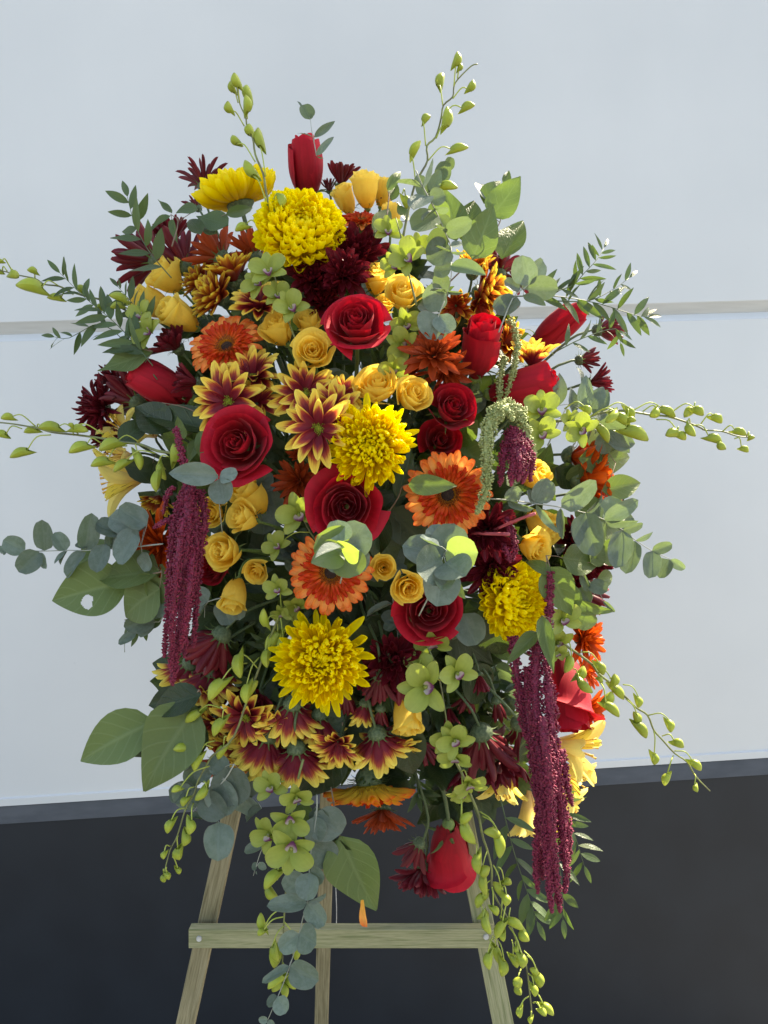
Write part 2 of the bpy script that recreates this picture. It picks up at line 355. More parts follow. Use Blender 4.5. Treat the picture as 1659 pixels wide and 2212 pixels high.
# ------------------------------------------------------------------ petal and leaf shapes
def arc(v, a0, a1, p=1.0):
    """point at v along a unit strip whose slope angle runs from a0 to a1"""
    n = 6; x = z = 0
    for i in range(n):
        t = (i+.5)/n*v
        a = a0+(a1-a0)*t**p
        x += cos(a)*v/n; z += sin(a)*v/n
    return x, z
def strap(name, W, mat, a0=0, a1=.5, p=1.5, cup=.5, tip=.35, root=.35, wide=.65, nu=4, nv=7, point=.0, twist=0, roll=0, seed=0):
    """a petal along +X, one unit long, W half-width, upper side +Z"""
    rnd = random.Random(seed); k1, k2 = rnd.uniform(-.12, .12), rnd.uniform(0, 6)
    def f(u, v):
        v = 1-(1-v)**1.55
        if v < wide: w = root+(1-root)*sin(pi/2*v/wide)
        else:
            q = (v-wide)/(1-wide); w = sqrt(max(0, 1-q*q))*(1-point)+(1-q)*point
        w = max(w, .48*(1-point)**3+.04)*W
        x, z = arc(v, a0, a1, p)
        a = a0+(a1-a0)*v**p
        c = cup*(1+roll*v)
        yy = u*w; zz = c*w*(u*u)-.10*W*cos(u*9)*v*.5
        y = yy*(1-.25*min(c, 1.4)*u*u)+k1*v*v*.6
        tw = twist*v
        y, zz = y*cos(tw)-zz*sin(tw), y*sin(tw)+zz*cos(tw)
        x += -sin(a)*zz-.0*v; z += cos(a)*zz+.012*sin(7*v+k2)
        if v > .999: x -= .035*abs(u)**1.5
        return (x, y, z)
    return grid(name, nu, nv, f, mat)
CACHE = {}
def shapes(kind, mat):
    key = (kind, mat.name)
    if key in CACHE: return CACHE[key]
    S = []
    R = random.Random(len(CACHE)+3)
    for i in range(4):
        u = R.uniform
        if kind == 'mum': m = strap('mum_petal', .15, mat, u(-.25,-.05), u(.8,1.3), 1.8, .8, root=.5, wide=.70, point=.0, twist=u(-.2,.2), seed=i)
        elif kind == 'incurve': m = strap('mum_incurved_petal', .20, mat, u(-.5,-.3), u(1.3,1.9), 1.35, .7, root=.6, wide=.64, point=.0, twist=u(-.2,.2), seed=i)
        elif kind == 'mum_in': m = strap('mum_inner_petal', .18, mat, u(-.1,.1), u(.5,1.0), 1.5, 1.1, root=.5, wide=.66, point=.15, twist=u(-.2,.2), nu=3 if 0 else 4, nv=5, seed=i)
        elif kind == 'mum_out': m = strap('mum_outer_petal', .092, mat, u(-.25,-.05), u(.3,1.2), 2.4, .8, root=.45, wide=.74, point=.0, twist=u(-.3,.3), seed=i)
        elif kind == 'quill': m = strap('mum_quill', .100, mat, u(-.2,.1), u(1.2,2.6), 2.6, 1.1, root=.6, wide=.80, point=.0, twist=u(-.5,.5), seed=i)
        elif kind == 'narrow': m = strap('narrow_petal', .125, mat, u(-.1,.1), u(.0,.6), 1.6, .8, root=.45, wide=.70, point=.1, twist=u(-.3,.3), seed=i)
        elif kind == 'spider': m = strap('spider_petal', .075, mat, u(-.1,.2), u(-.6,1.3), 2.2, 1.2, root=.6, wide=.75, point=.3, twist=u(-.6,.6), seed=i)
        elif kind == 'daisy': m = strap('daisy_petal', .185, mat, u(-.05,.15), u(-.30,.40), 1.6, .5, root=.40, wide=.58, point=.25, twist=u(-.25,.25), seed=i)
        elif kind == 'gerb': m = strap('gerbera_ray', .128, mat, u(.0,.15), u(-.35,.05), 1.4, .55, root=.40, wide=.78, point=.0, twist=u(-.12,.12), seed=i)
        elif kind == 'gerb_in': m = strap('gerbera_inner_ray', .16, mat, u(.1,.3), u(-.3,.1), 1.4, .7, root=.5, wide=.78, point=.0, twist=u(-.3,.3), nu=4, nv=5, seed=i)
        elif kind == 'tepal': m = strap('orchid_tepal', .40, mat, u(.25,.45), u(-.35,-.1), 1.2, .22, root=.32, wide=.62, point=.12, nu=6, nv=8, seed=i)
        elif kind == 'otepal': m = strap('orchid_sepal', .31, mat, u(.1,.3), u(-.35,.0), 1.2, .25, root=.45, wide=.5, point=.35, nu=6, nv=8, seed=i)
        elif kind == 'alst': m = strap('alstroemeria_tepal', .165, mat, u(-.05,.1), u(-.75,-.4), 2.2, .8, root=.22, wide=.70, point=.35, twist=u(-.25,.25), nu=6, nv=9, seed=i)
        elif kind == 'sepal': m = strap('sepal_strip', .10, mat, u(-.1,.2), u(-1.6,-.6), 1.4, .5, root=.9, wide=.25, point=.9, twist=u(-.4,.4), nu=2, nv=6, seed=i)
        S.append(m)
    CACHE[key] = S
    return S

def stick(name, me, parent, phi, el, s, base_r=0, z0=0, sw=1.0, rollx=0.0):
    """place a petal: azimuth phi, elevation el, root at (base_r, z0)"""
    R = Vector((cos(phi), sin(phi), 0)); Z = Vector((0, 0, 1))
    X = R*cos(el)+Z*sin(el); N = -R*sin(el)+Z*cos(el); Y = N.cross(X)
    M = Matrix((X, Y, N)).transposed().to_4x4()
    if rollx: M = M @ Matrix.Rotation(rollx, 4, 'X')
    M = Matrix.Translation(R*base_r+Z*z0) @ M @ Matrix.Diagonal((s, s*sw, s*sw, 1))
    return mobj(name, me, parent, M)

def dome(name, r, h, mat, bump=.0, nu=14, nv=6, z0=0, low=-.25):
    vs, fs, uv = [], [], []
    for j in range(nv+1):
        t = low+(1-low)*j/nv; rr = r*sqrt(max(0, 1-t*t)); 
        for i in range(nu):
            a = 2*pi*i/nu; k = 1+bump*sin(i*7.3+j*5.1)
            vs.append((rr*k*cos(a), rr*k*sin(a), z0+h*t)); uv.append((i/nu, j/nv))
    for j in range(nv):
        for i in range(nu):
            a = j*nu+i; b = j*nu+(i+1) % nu
            fs.append((a, b, b+nu, a+nu))
    return mk(name, vs, fs, mat, uv)
def seedhead(name, r, h, mat, n=90, sz=.16, z0=0):
    """dome of tiny florets in a spiral"""
    vs, fs, uv = [], [], []
    for k in range(n):
        t = (k+.5)/n; a = k*2.39996; rr = r*sqrt(t); z = z0+h*sqrt(max(0, 1-t*.96)); s = r*sz*(.6+.6*t)
        nrm = Vector((rr*cos(a)*h/r, rr*sin(a)*h/r, r*.7)).normalized()
        c = Vector((rr*cos(a), rr*sin(a), z)); A = nrm.orthogonal().normalized(); B = nrm.cross(A); b0 = len(vs)
        for q in range(5):
            an = 2*pi*q/5; vs.append(tuple(c+(A*cos(an)+B*sin(an))*s*.6-nrm*s*.5)); uv.append((q/5, 0))
        vs.append(tuple(c+nrm*s*.9)); uv.append((.5, 1))
        for q in range(5): fs.append((b0+q, b0+(q+1) % 5, b0+5))
    d = [(r*.95*cos(2*pi*i/12), r*.95*sin(2*pi*i/12), z0-h*.3) for i in range(12)]
    b0 = len(vs); vs += d+[(0, 0, z0+h*.8)]; uv += [(0, 0)]*13
    for i in range(12): fs.append((b0+i, b0+(i+1) % 12, b0+12))
    return mk(name, vs, fs, mat, uv)
def cup(name, r, h, mat, bump=.0, nu=14, nv=6, z0=0):
    """lower half of an egg, closed on top"""
    vs, fs, uv = [], [], []
    for j in range(nv+1):
        t = -.98+.98*j/nv; rr = r*sqrt(max(0, 1-t*t))
        for i in range(nu):
            a = 2*pi*i/nu; k = 1+bump*sin(i*7.3+j*5.1)
            vs.append((rr*k*cos(a), rr*k*sin(a), z0+h*t)); uv.append((i/nu, j/nv))
    for j in range(nv):
        for i in range(nu):
            a = j*nu+i; b = j*nu+(i+1) % nu
            fs.append((a, b, b+nu, a+nu))
    fs.append(tuple(nv*nu+i for i in range(nu))); fs.append(tuple(range(nu))[::-1])
    return mk(name, vs, fs, mat, uv)
_core = {}
def cached(key, fn):
    if key not in _core: _core[key] = fn()
    return _core[key]
def calyx_mesh():
    vs, fs, uv = [], [], []
    m = dome('calyx', .24, .22, M_CALYX, .04, 14, 6)
    return m

CORE = P(765, 1210, 1.20)
def stem_to(root, start_dir, mat=None, r=.0019, target=None, length=.07, wiggle=0.0, clip=1.0, name='stem', start=None):
    """a stalk in world space from the bloom's back towards the foam"""
    W = WM(root); p0 = W @ Vector((0, 0, 0)) if start is None else start
    T = target or CORE
    d = start_dir.normalized()
    p1 = p0+d*length
    T2 = p1.lerp(T, clip)
    mid = p1.lerp(T2, .45)+Vector((random.uniform(-1, 1), random.uniform(0, 1), random.uniform(-.6, .3)))*.012
    return tube(name, [p0, p0+d*length*.5, p1.lerp(mid, .15), mid, T2], r, r*1.25, mat or M_STEM, root, 6, 4)

# ------------------------------------------------------------------ flowers
USED = {}
def bloom_root(name, px, py, rpx, f, dd, label, cat, group, roll=None):
    d = depth(px, py, dd); n = facing(f)
    M = TRS(P(px, py, d), axis_frame(n, random.uniform(0, 6.28) if roll is None else roll), rpx*d/1659)
    return thing(name, M, label, cat, group), n, rpx*d/1659

def mum(px, py, r, f, dd, label, N=260, quill=False, closed=0.0, shag=.06, ball=False, lo=-24, sw=1.0):
    root, n, R = bloom_root('yellow_chrysanthemum', px, py, r, f, dd, label, 'chrysanthemum', 'large yellow chrysanthemums')
    g = random.Random(int(px*7+py))
    for k in range(N):
        t = (k+.5)/N; phi = k*2.39996+g.uniform(-.12, .12)
        el = (88-(88+6-closed*35)*t**.80)
        L = .17+.62*min(1, t/.72)**.75+.12*t
        if quill: L = .20+.55*min(1, t/.7)**.8+.10*t; el -= 3
        L *= 1+g.uniform(-shag, shag)
        if t > .7 and not ball: el += g.uniform(-11, 11)
        if t > .86: L *= 1+g.uniform(-.12, .14 if quill else .10)
        sh = shapes('mum_in' if t < .14 else (('quill' if quill else 'mum') if t < (.86 if quill else .80) else ('mum_out' if not quill else g.choice(['mum_out', 'quill']))), M_YMUM)
        if ball:
            el = 84-(84-lo)*t**.85; L = .15+.72*min(1, t/.8)**.85
            sh = shapes('mum_in' if t < .10 else 'incurve', M_YMUM)
        el = radians(el+g.uniform(-6, 6))
        stick('petal', g.choice(sh), root, phi, el, L, .04+.13*t, .10*(1-t), (1.08 if t > .2 else .9+t)*sw, g.uniform(-.25, .25))
    mobj('calyx', cached('mcal', lambda: cup('calyx', .26, .22, M_CALYX, .06, 16, 6, .0)), root)
    stem_to(root, -n, r=.0034, length=.05)
    return root

def n_side(f): return len(f) > 2 or f[0]**2+f[1]**2 > .5
def pom(kind, px, py, r, f, dd, label, mat, name, group, N=46, el0=80, el1=8, sh='narrow', disc=None, L0=.45, stem=True, calyx=True, cat='chrysanthemum', sw=1.0, stemr=.0019, slen=.035, eye=.0, target=None):
    r = r*1.2
    if name == 'burgundy_chrysanthemum' and not n_side(f) and el1 < 12: N = max(N, 64)
    root, n, R = bloom_root(name, px, py, r, f, dd, label, cat, group)
    g = random.Random(int(px*13+py*3))
    for k in range(N):
        t = (k+.5)/N; phi = k*2.39996+g.uniform(-.15, .15)
        el = radians(el0+(el1-el0)*t**.75+g.uniform(-7, 7))
        L = (L0+(1-L0)*t**.6)*(1+g.uniform(-.09, .09))
        stick('petal', g.choice(shapes(sh, mat)), root, phi, el, L*.98, eye+.05+.05*t, .05*(1-t), sw, g.uniform(-.35, .35))
    if disc: mobj('disc', cached('disc', lambda: seedhead('disc', .20, .10, M_DISC, 70, .2, .03)), root)
    if calyx:
        c = mobj('calyx', cached('cal', lambda: cup('calyx', .24, .27, M_CALYX, .05, 14, 6, .02)), root)
        if el1 > 15 or n.y > -.55:
            for q in range(11): stick('bract', shapes('sepal', M_SEPAL)[q % 4], c, q*2*pi/11, radians(48), .30, .20, -.06, .9)
    if stem: stem_to(root, -n, r=stemr, length=slen+.01, target=target)
    return root

def gerbera(px, py, r, f, dd, label, outer=None, side=False):
    outer = outer or M_GERB_O
    root, n, R = bloom_root('orange_gerbera', px, py, r, f, dd, label, 'gerbera', 'orange gerberas')
    g = random.Random(int(px+py*5))
    e0 = 12 if side else 6
    for lay, (cnt, L, el) in enumerate(((27, 1.0, e0), (25, .93, e0+6))):
        for k in range(cnt):
            stick('ray_petal', g.choice(shapes('gerb', outer)), root, (k+.5*lay)*2*pi/cnt+g.uniform(-.05, .05), radians(el+g.uniform(-4, 4)), L*.86*(1+g.uniform(-.07, .04)), .14, .02*lay, 1.0, g.uniform(-.25, .25))
    for lay, (cnt, L, el) in enumerate(((40, .60, e0+9), (40, .53, e0+13), (38, .45, e0+18), (36, .37, e0+25))):
        for k in range(cnt):
            stick('inner_petal', g.choice(shapes('gerb_in', M_GERB_I)), root, (k+.37*lay)*2*pi/cnt+g.uniform(-.08, .08), radians(el+g.uniform(-5, 5)), L*(1+g.uniform(-.1, .08)), .15, .035+.01*lay, .72, g.uniform(-.4, .4))
    def ringm():
        vs, fs, uv = [], [], []
        rg = random.Random(4)
        for k in range(330):
            t = k/330; a = k*2.39996; rr = .13+.21*t; h = .13+.10*rg.random()*(.6+.4*t); w = .011
            tilt = .25+.6*t
            c = Vector((rr*cos(a), rr*sin(a), .03)); R_ = Vector((cos(a), sin(a), 0)); T_ = Vector((-sin(a), cos(a), 0))
            top = c+R_*h*sin(tilt)+Vector((0, 0, h*cos(tilt)))
            b = len(vs)
            for q, (pp, ww) in enumerate(((c, w), (c.lerp(top, .7)+R_*.0, w*1.1), (top, w*1.3))):
                vs += [tuple(pp+T_*ww), tuple(pp-T_*ww), tuple(pp+R_*ww)]; vv = q/2*(1 if rg.random() > t*1.6-.35 else .62); uv += [(0, vv), (1, vv), (.5, vv)]
            for q in (0, 3):
                for s_ in range(3):
                    x, y = b+q+s_, b+q+(s_+1) % 3; fs.append((x, y, y+3, x+3))
            fs.append((b+6, b+7, b+8))
        return mk('floret_ring', vs, fs, M_GERB_R, uv)
    mobj('floret_ring', cached('gring', ringm), root)
    mobj('disc', cached('gdisc', lambda: seedhead('disc', .15, .08, M_GDISC, 110, .17, .05)), root)
    mobj('calyx', cached('gcal', lambda: cup('calyx', .27, .42 , M_CALYX, .07, 20, 7, .0)), root)
    if side:
        for q in range(26): stick('bract', shapes('sepal', M_SEPAL)[q % 4], root, q*2.4, radians(30+q % 3*10), .36, .18, -.20+.02*(q % 3), .8)
    stem_to(root, -n, r=.003, length=.05)
    return root

ROSE_SPECS = {
 # per petal: belly radius, top height, outward flare
 'open': dict(zb=-.62, core=9, rc=(.07, .44), hc=.56, mid=3, rm=(.50, .62), hm=.56, out=5, ro=(.66, .80), ho=(.52, .26), fl=(.10, .30)),
 'open2': dict(zb=-.62, core=8, rc=(.08, .40), hc=.58, mid=3, rm=(.46, .58), hm=.60, out=6, ro=(.62, .82), ho=(.58, .26), fl=(.08, .32)),
 'open3': dict(zb=-.58, core=10, rc=(.07, .48), hc=.52, mid=4, rm=(.53, .68), hm=.52, out=5, ro=(.70, .84), ho=(.44, .20), fl=(.14, .34)),
 'wide': dict(zb=-.60, core=6, rc=(.10, .42), hc=.50, mid=4, rm=(.48, .66), hm=.52, out=4, ro=(.70, .84), ho=(.46, .30), fl=(.06, .20)),
 'cup': dict(zb=-.74, core=7, rc=(.09, .42), hc=.62, mid=3, rm=(.48, .60), hm=.64, out=4, ro=(.64, .78), ho=(.62, .44), fl=(.05, .24)),
 'cup2': dict(zb=-.80, core=5, rc=(.12, .36), hc=.72, mid=3, rm=(.44, .54), hm=.76, out=4, ro=(.58, .72), ho=(.76, .56), fl=(.04, .26)),
}
def rose_meshes(variant, mat):
    key = ('rose', variant, mat.name)
    if key in CACHE: return CACHE[key]
    g = random.Random(sum(map(ord, variant))+5)
    L = []
    if 'bud' in variant:
        wid, opn, cl = {'bud': (.50, .05, .71), 'bud2': (.52, .16, .68), 'buda': (.56, .34, .58), 'ybud': (.62, .12, .66), 'ybud2': (.64, .26, .60)}[variant]
        N = 8; th = g.uniform(0, 6)
        for i in range(N):
            t = i/(N-1); th += radians(137.5)+g.uniform(-.2, .2)
            Ri = .12+(wid-.12)*t**.75; span = radians(118-26*t)
            H = 1.0-.10*t+g.uniform(-.03, .03) if i < N-2 else .90-.12*(i-N+2)+g.uniform(-.03, .03)
            fo = opn*max(0, t-.35)/.65*g.uniform(.5, 1.3); ph = g.uniform(0, 6)
            def f(u, v, th=th, Ri=Ri, span=span, H=H, fo=fo, ph=ph, t=t):
                a = th+u*span*(.45+.55*sin(min(1, v*1.5)*pi/2))
                h = H-.26*abs(u)**2.3
                z = -1+(h+1)*v
                prof = sin(pi*(.05+cl*v))**.62            # belly low, narrower mouth
                prof *= 1-.10*max(0, v-.4)
                rr = .05+Ri*1.08*prof*(1+.07*u)
                e = max(0, (v-.66)/.34)
                rr += fo*e**2*(1-.3*u*u); z -= fo*.55*e**3
                rr += .012*sin(3*u+ph)*v*v
                z += .015*sin(3*u+ph*2)*v**3
                q = Vector((cos(a)*1.5+ph, sin(a)*1.5, z*1.3)); rr += .05*noise.noise(q)*v; z += .06*noise.noise(q+Vector((9, 3, 1)))*v*v+.025*noise.noise(q*3)*v**4
                return (rr*cos(a), rr*sin(a), z)
            L.append(grid('rose_petal_%s' % variant, 16, 11, f, mat))
        CACHE[key] = L
        return L
    S = ROSE_SPECS[variant]; pet = []
    lp = lambda ab, t: ab[0]+(ab[1]-ab[0])*t
    for i in range(S['core']): t = i/(S['core']-1); pet.append((lp(S['rc'], t), S['hc']-.05*abs(t-.3), .01, .16, 0))
    for i in range(S['mid']): t = i/max(1, S['mid']-1); pet.append((lp(S['rm'], t), S['hm'], .05+.05*t, .10, 1))
    for i in range(S['out']): t = i/(S['out']-1); pet.append((lp(S['ro'], t), lp(S['ho'], t), lp(S['fl'], t), .0, 2))
    th = g.uniform(0, 6); ZB = S['zb']
    for R, H, fl, lean, lay in pet:
        th += radians((150, 137.5, 137.5)[lay])+g.uniform(-.22, .22)
        span = radians((86, 80, 72)[lay]*g.uniform(.93, 1.07))
        fl *= g.uniform(.7, 1.25); ph = g.uniform(0, 6); H += g.uniform(-.03, .03); skew = g.uniform(-.25, .25); asym = g.uniform(-.5, .5)
        def f(u, v, R=R, H=H, fl=fl, lean=lean, lay=lay, th=th, span=span, ph=ph, skew=skew, asym=asym):
            zb = ZB+(.45, .15, 0)[lay]
            a = th+u*span*(.42+.58*sin(min(1, v*1.4)*pi/2))
            h = H-(.10, .13, .15)[lay]*abs(u)**2.4
            z = zb+(h-zb)*v
            bel = (1-(1-min(v*1.04, 1))**2.6)
            rr = .09+(R-.09)*bel*(1-lean*v*v)
            rr *= 1+(.15, .12, .05)[lay]*u+(.09, .07, .0)[lay]*u*u
            e = max(0, (v-.50)/.50); m = 1+asym*u
            k = fl*m*(1-.20*u*u)
            rr += k*e**1.8; z -= k*.55*e**2.8
            if lay == 2:      # rims roll back at the sides so the petal comes to a soft point
                s_ = max(0, abs(u+skew*.4)-.42)/.58
                rr += .10*s_*s_*e; z -= .16*s_*s_*e
                rr += .03*math.exp(-((u-skew)/.16)**2)*e*e
            rr += .012*sin(4.1*u+ph)*v**3+.005*sin(12*u+ph*2)*v**5
            z += .014*sin(3.3*u+ph*1.7)*v**3+.006*sin(11*u+ph)*v**5
            q = Vector((cos(a)*1.7+ph, sin(a)*1.7, z*1.6)); rr += .055*noise.noise(q)*v; z += .05*noise.noise(q+Vector((9, 3, 1)))*v*v+.02*noise.noise(q*3)*v**4
            return (rr*cos(a), rr*sin(a), z)
        L.append(grid('rose_petal_%s' % variant, 16, 12, f, mat))
    CACHE[key] = L
    return L
def rose(px, py, r, f, dd, label, variant, red=True, sc=(1, 1, 1), roll=None, stemlen=.05, sepals=True, target=None, stem=True):
    name = 'red_rose' if red else 'yellow_spray_rose'
    root, n, R = bloom_root(name, px, py, r, f, dd, label, 'rose', 'long stemmed red roses' if red else 'yellow spray roses', roll)
    root.matrix_basis = root.matrix_basis @ Matrix.Diagonal((*sc, 1))
    gg = random.Random(int(px*3+py*7)); ms_ = rose_meshes(variant, M_RED if red else M_YROSE)
    for i, me in enumerate(ms_):
        t = i/len(ms_)
        mobj('petal', me, root, Matrix.Rotation(gg.gauss(0, .16), 4, 'Z') @ Matrix.Rotation(gg.gauss(0, .03+.04*t), 4, 'X') @ Matrix.Rotation(gg.gauss(0, .03+.04*t), 4, 'Y') @ Matrix.Diagonal((gg.uniform(.96, 1.05), gg.uniform(.96, 1.05), gg.uniform(.95, 1.06), 1)))
    zb = -1.0 if 'bud' in variant else -.72
    hip = mobj('calyx', cached(('hip', zb), lambda: dome('calyx', .19, .19, M_ROSEHIP, .0, 12, 6, zb-.04, -.95)), root)
    if sepals:
        g = random.Random(int(px+py))
        for q in range(5): stick('sepal', g.choice(shapes('sepal', M_SEPAL)), hip, q*2*pi/5+g.uniform(-.3, .3), radians(g.uniform(18, 58)), g.uniform(.6, .85), .13, zb+.08, 1.1)
    if stem: stem_to(root, -n, M_ROSEHIP if not red else M_STEM, r=.0030 if red else .0019, length=stemlen, start=WM(root) @ Vector((0, 0, zb-.1)), target=target)
    return root

def alstro(px, py, r, f, dd, label, el=52):
    root, n, R = bloom_root('alstroemeria', px, py, r, f, dd, label, 'alstroemeria', 'pale yellow alstroemeria blooms')
    g = random.Random(int(px*3+py))
    for k in range(6):
        st = k % 2 == 0 and k < 4
        stick('petal', g.choice(shapes('alst', M_ALSP if st else M_ALST)), root, k*pi/3+g.uniform(-.2, .2), radians(el+g.uniform(-9, 9)), 1.12*(1+g.uniform(-.08, .08)), .05, -.35, .8 if st else 1.15, g.uniform(-.3, .3))
    for k in range(5):
        a = k*1.26; W = WM(root)
        pts = [W @ Vector((.04*cos(a), .04*sin(a), -.3)), W @ Vector((.10*cos(a), .10*sin(a), .2)), W @ Vector((.2*cos(a)+.05, .2*sin(a), .55))]
        tube('stamen', pts, .0005, .0009, M_STAM, root, 5, 3, lambda t: 1+1.2*(t > .93))
    stem_to(root, -n, r=.0018, length=.03, start=WM(root) @ Vector((0, 0, -.36)))
    return root

# ------------------------------------------------------------------ orchid sprays
def bud_mesh():
    def f(u, v):
        a = pi*(u+1); s = sin(pi*min(1, v*.94+.04))**.62
        s = sin(pi*(.15+.82*v))**.75; r = .265*s*(1-.10*v)
        x = v; y = r*cos(a); z = r*sin(a)
        low = max(0, -sin(a))**1.5
        q = max(0, 1-v/.42)
        x -= low*q*.40; z -= low*q*.14
        z += .06*sin(pi*v)-.03
        k = 1+.045*cos(3*a)
        return (x, y*k, z*k)
    return grid('orchid_bud_shape', 12, 9, f, M_OBUD)
def lip_mesh():
    def f(u, v):
        w = .16+.16*sin(pi*min(1, v*1.0))
        x = .05+.42*v-.12*max(0, v-.6)**2*4; y = u*w; z = .30*u*u*(1-v*.5)+.16*sin(v*pi)*.5-.35*max(0, v-.55)**1.3
        z += .03*sin(9*u)*v**2
        return (x, y, z+.05)
    return grid('orchid_lip_shape', 8, 8, f, M_LIP)
def orchid_bloom(root, px, py, r, f, d, roll=0):
    n = facing(f); W = TRS(P(px, py, d), axis_frame(n, roll), r*d/1659)
    L = WM(root).inverted() @ W
    b = mobj('bloom', None, root, L)
    g = random.Random(int(px*5+py*11))
    for k in range(3): stick('sepal', g.choice(shapes('otepal', M_ORCH)), b, pi/2+k*2*pi/3+g.uniform(-.08, .08), radians(g.uniform(6, 20)), 1.0, .04, 0, 1.0)
    for a in (pi/6, pi*5/6): stick('petal', g.choice(shapes('tepal', M_ORCH)), b, a+g.uniform(-.08, .08), radians(g.uniform(8, 20)), 1.02, .04, .04, 1.08)
    stick('lip', cached('lip', lip_mesh), b, -pi/2, radians(30), .72, .02, .08, 1.0)
    stick('column', cached('ocol', lambda: dome('column', .09, .22, M_ORCH, 0, 8, 5, .08, -.5)), b, 0, 0, 1)
    return b
def orchid(path, buds, d0, d1, label, blooms=(), r=2.6, crop=0, start=None):
    """path and buds in pixels of a crop; a bud is (attach x, y, base x, y, tip x, y[, scale])"""
    pp = [C(crop, *q) if len(q) == 2 else C(q[2], q[0], q[1]) for q in path]
    n = len(pp); k = CROPS[crop][2] if crop else 1
    D = lambda t: d0+(d1-d0)*t
    cum = [0]
    for i in range(1, n): cum.append(cum[-1]+math.hypot(pp[i][0]-pp[i-1][0], pp[i][1]-pp[i-1][1]))
    pts = [P(q[0], q[1], D(c/cum[-1])) for q, c in zip(pp, cum)]
    root = thing('orchid_spray', TRS(pts[0]), label, 'orchid', 'green orchid sprays')
    s = d0/1659
    tube('stem', pts, r*s*1.1, r*s*.5, M_OSTEM, root, 7, 3)
    def dof(x, y):
        best = min(range(n), key=lambda i: (pp[i][0]-x)**2+(pp[i][1]-y)**2)
        return D(cum[best]/cum[-1])
    g = random.Random(int(pp[0][0]*3+n))
    for b in buds:
        cr = crop
        if len(b) == 7 and isinstance(b[6], int) and b[6] > 0: cr = b[6]
        a, c, t = C(cr, b[0], b[1]), C(cr, b[2], b[3]), C(cr, b[4], b[5])
        dd = dof(*a); do = g.uniform(-.022, .010)
        A, B = P(*a, dd), P(*c, dd+do)
        T = P(*t, dd+do*1.4)
        ax = T-B; Ln = ax.length
        # pedicel leaves the stem outwards and bends into the bud
        mid = A.lerp(B, .55)+Vector((0, -.004, .006+.05*(B-A).length))
        tube('pedicel', [A, mid, B, B+ax*.08], 1.5*s, 1.3*s, M_PED, root, 6, 4)
        up = Vector((0, 0, 1)) if abs(ax.normalized().z) < .6 else Vector((1 if (B-A).x > 0 else -1, -.3, 0))
        up = (up+Vector((g.uniform(-.4, .4), -.2, g.uniform(-.3, .3))))
        M = TRS(B, frame(ax, up), Ln*1.0)
        W = WM(root).inverted() @ M
        wf = g.uniform(.92, 1.15)*max(1, min(1.5, .030/ max(Ln, .012)*.8))
        W = W @ Matrix.Diagonal((1, wf, wf, 1))
        mobj('bud', cached('obud', bud_mesh), root, W)
    for bl in blooms:
        x, y, rr, f = bl[:4]; ro = bl[4] if len(bl) > 4 else 0
        x, y = C(crop, x, y)
        dd = dof(x, y)-.02+(bl[5] if len(bl) > 5 else 0)
        orchid_bloom(root, x, y, rr, f, dd, ro)
        # pedicel of the bloom
        q = min(range(n), key=lambda i: (pp[i][0]-x)**2+(pp[i][1]-y+20)**2)
        tube('pedicel', [pts[q], pts[q].lerp(P(x, y, dd), .5)+Vector((0, 0, .008)), P(x, y, dd)-facing(f)*-.004], 1.4*s, 1.3*s, M_PED, root, 6, 3)
    return root

# ------------------------------------------------------------------ leaves
def leaf_mesh(kind, mat, i, hole=False):
    key = ('leaf', kind, mat.name, i, hole)
    if key in CACHE: return CACHE[key]
    g = random.Random(i*17+len(kind))
    W = {'salal': .27, 'euc': .50, 'ruscus': .135, 'wide': .36, 'eucl': .36}[kind]
    c0, c1 = g.uniform(-.1, .35), g.uniform(-1.0, .1)
    if kind in ('euc', 'eucl'): c0, c1 = g.uniform(-.1, .3), g.uniform(-.5, .4)
    fold = g.uniform(.10, .38); wav = g.uniform(.0, .03 if kind != 'wide' else .055); ph = g.uniform(0, 6); bend = g.uniform(-.12, .12)
    def f(u, v):
        if kind in ('euc',): w = sqrt(max(0, 1-(2*v-1)**2))**.85*(1.0+.10*cos(pi*v)); w = max(w, .03)
        elif kind == 'eucl': w = sin(pi*min(1, v**.8))**.75*1.0; w = max(w, .03)
        elif kind == 'ruscus': w = max(sin(pi*v**.85)**.85*(1-.12*v), .02)
        else: w = max((sin(pi*v**.72)**.85)*(1-.30*v*v), .02)
        w *= W
        x, z = arc(v, c0, c1, 1.3)
        y = u*w; z += fold*abs(u)*w+wav*sin(9*v+ph+u*2)*abs(u)
        return (x, y+bend*v*v, z)
    nu = 8 if kind != 'ruscus' else 4; nv = 10 if kind != 'ruscus' else 7
    if hole:      # eaten through beside the midrib
        nu, nv = 56, 64
        m = grid('leaf_eaten', nu, nv, f, mat)
        import bmesh
        bm = bmesh.new(); bm.from_mesh(m); bm.faces.ensure_lookup_table(); dead = []
        for k, fc in enumerate(bm.faces):
            v, u = (k//nu+.5)/nv, -1+2*(k % nu+.5)/nu
            if ((u-.42)/.30)**2+((v-.50)/.075)**2+.5*noise.noise(Vector((u*5, v*14, 2))) < 1: dead.append(fc)
        bmesh.ops.delete(bm, geom=dead, context='FACES'); bm.to_mesh(m); bm.free()
    else: m = grid('leaf_%s' % kind, nu, nv, f, mat)
    CACHE[key] = m
    return m
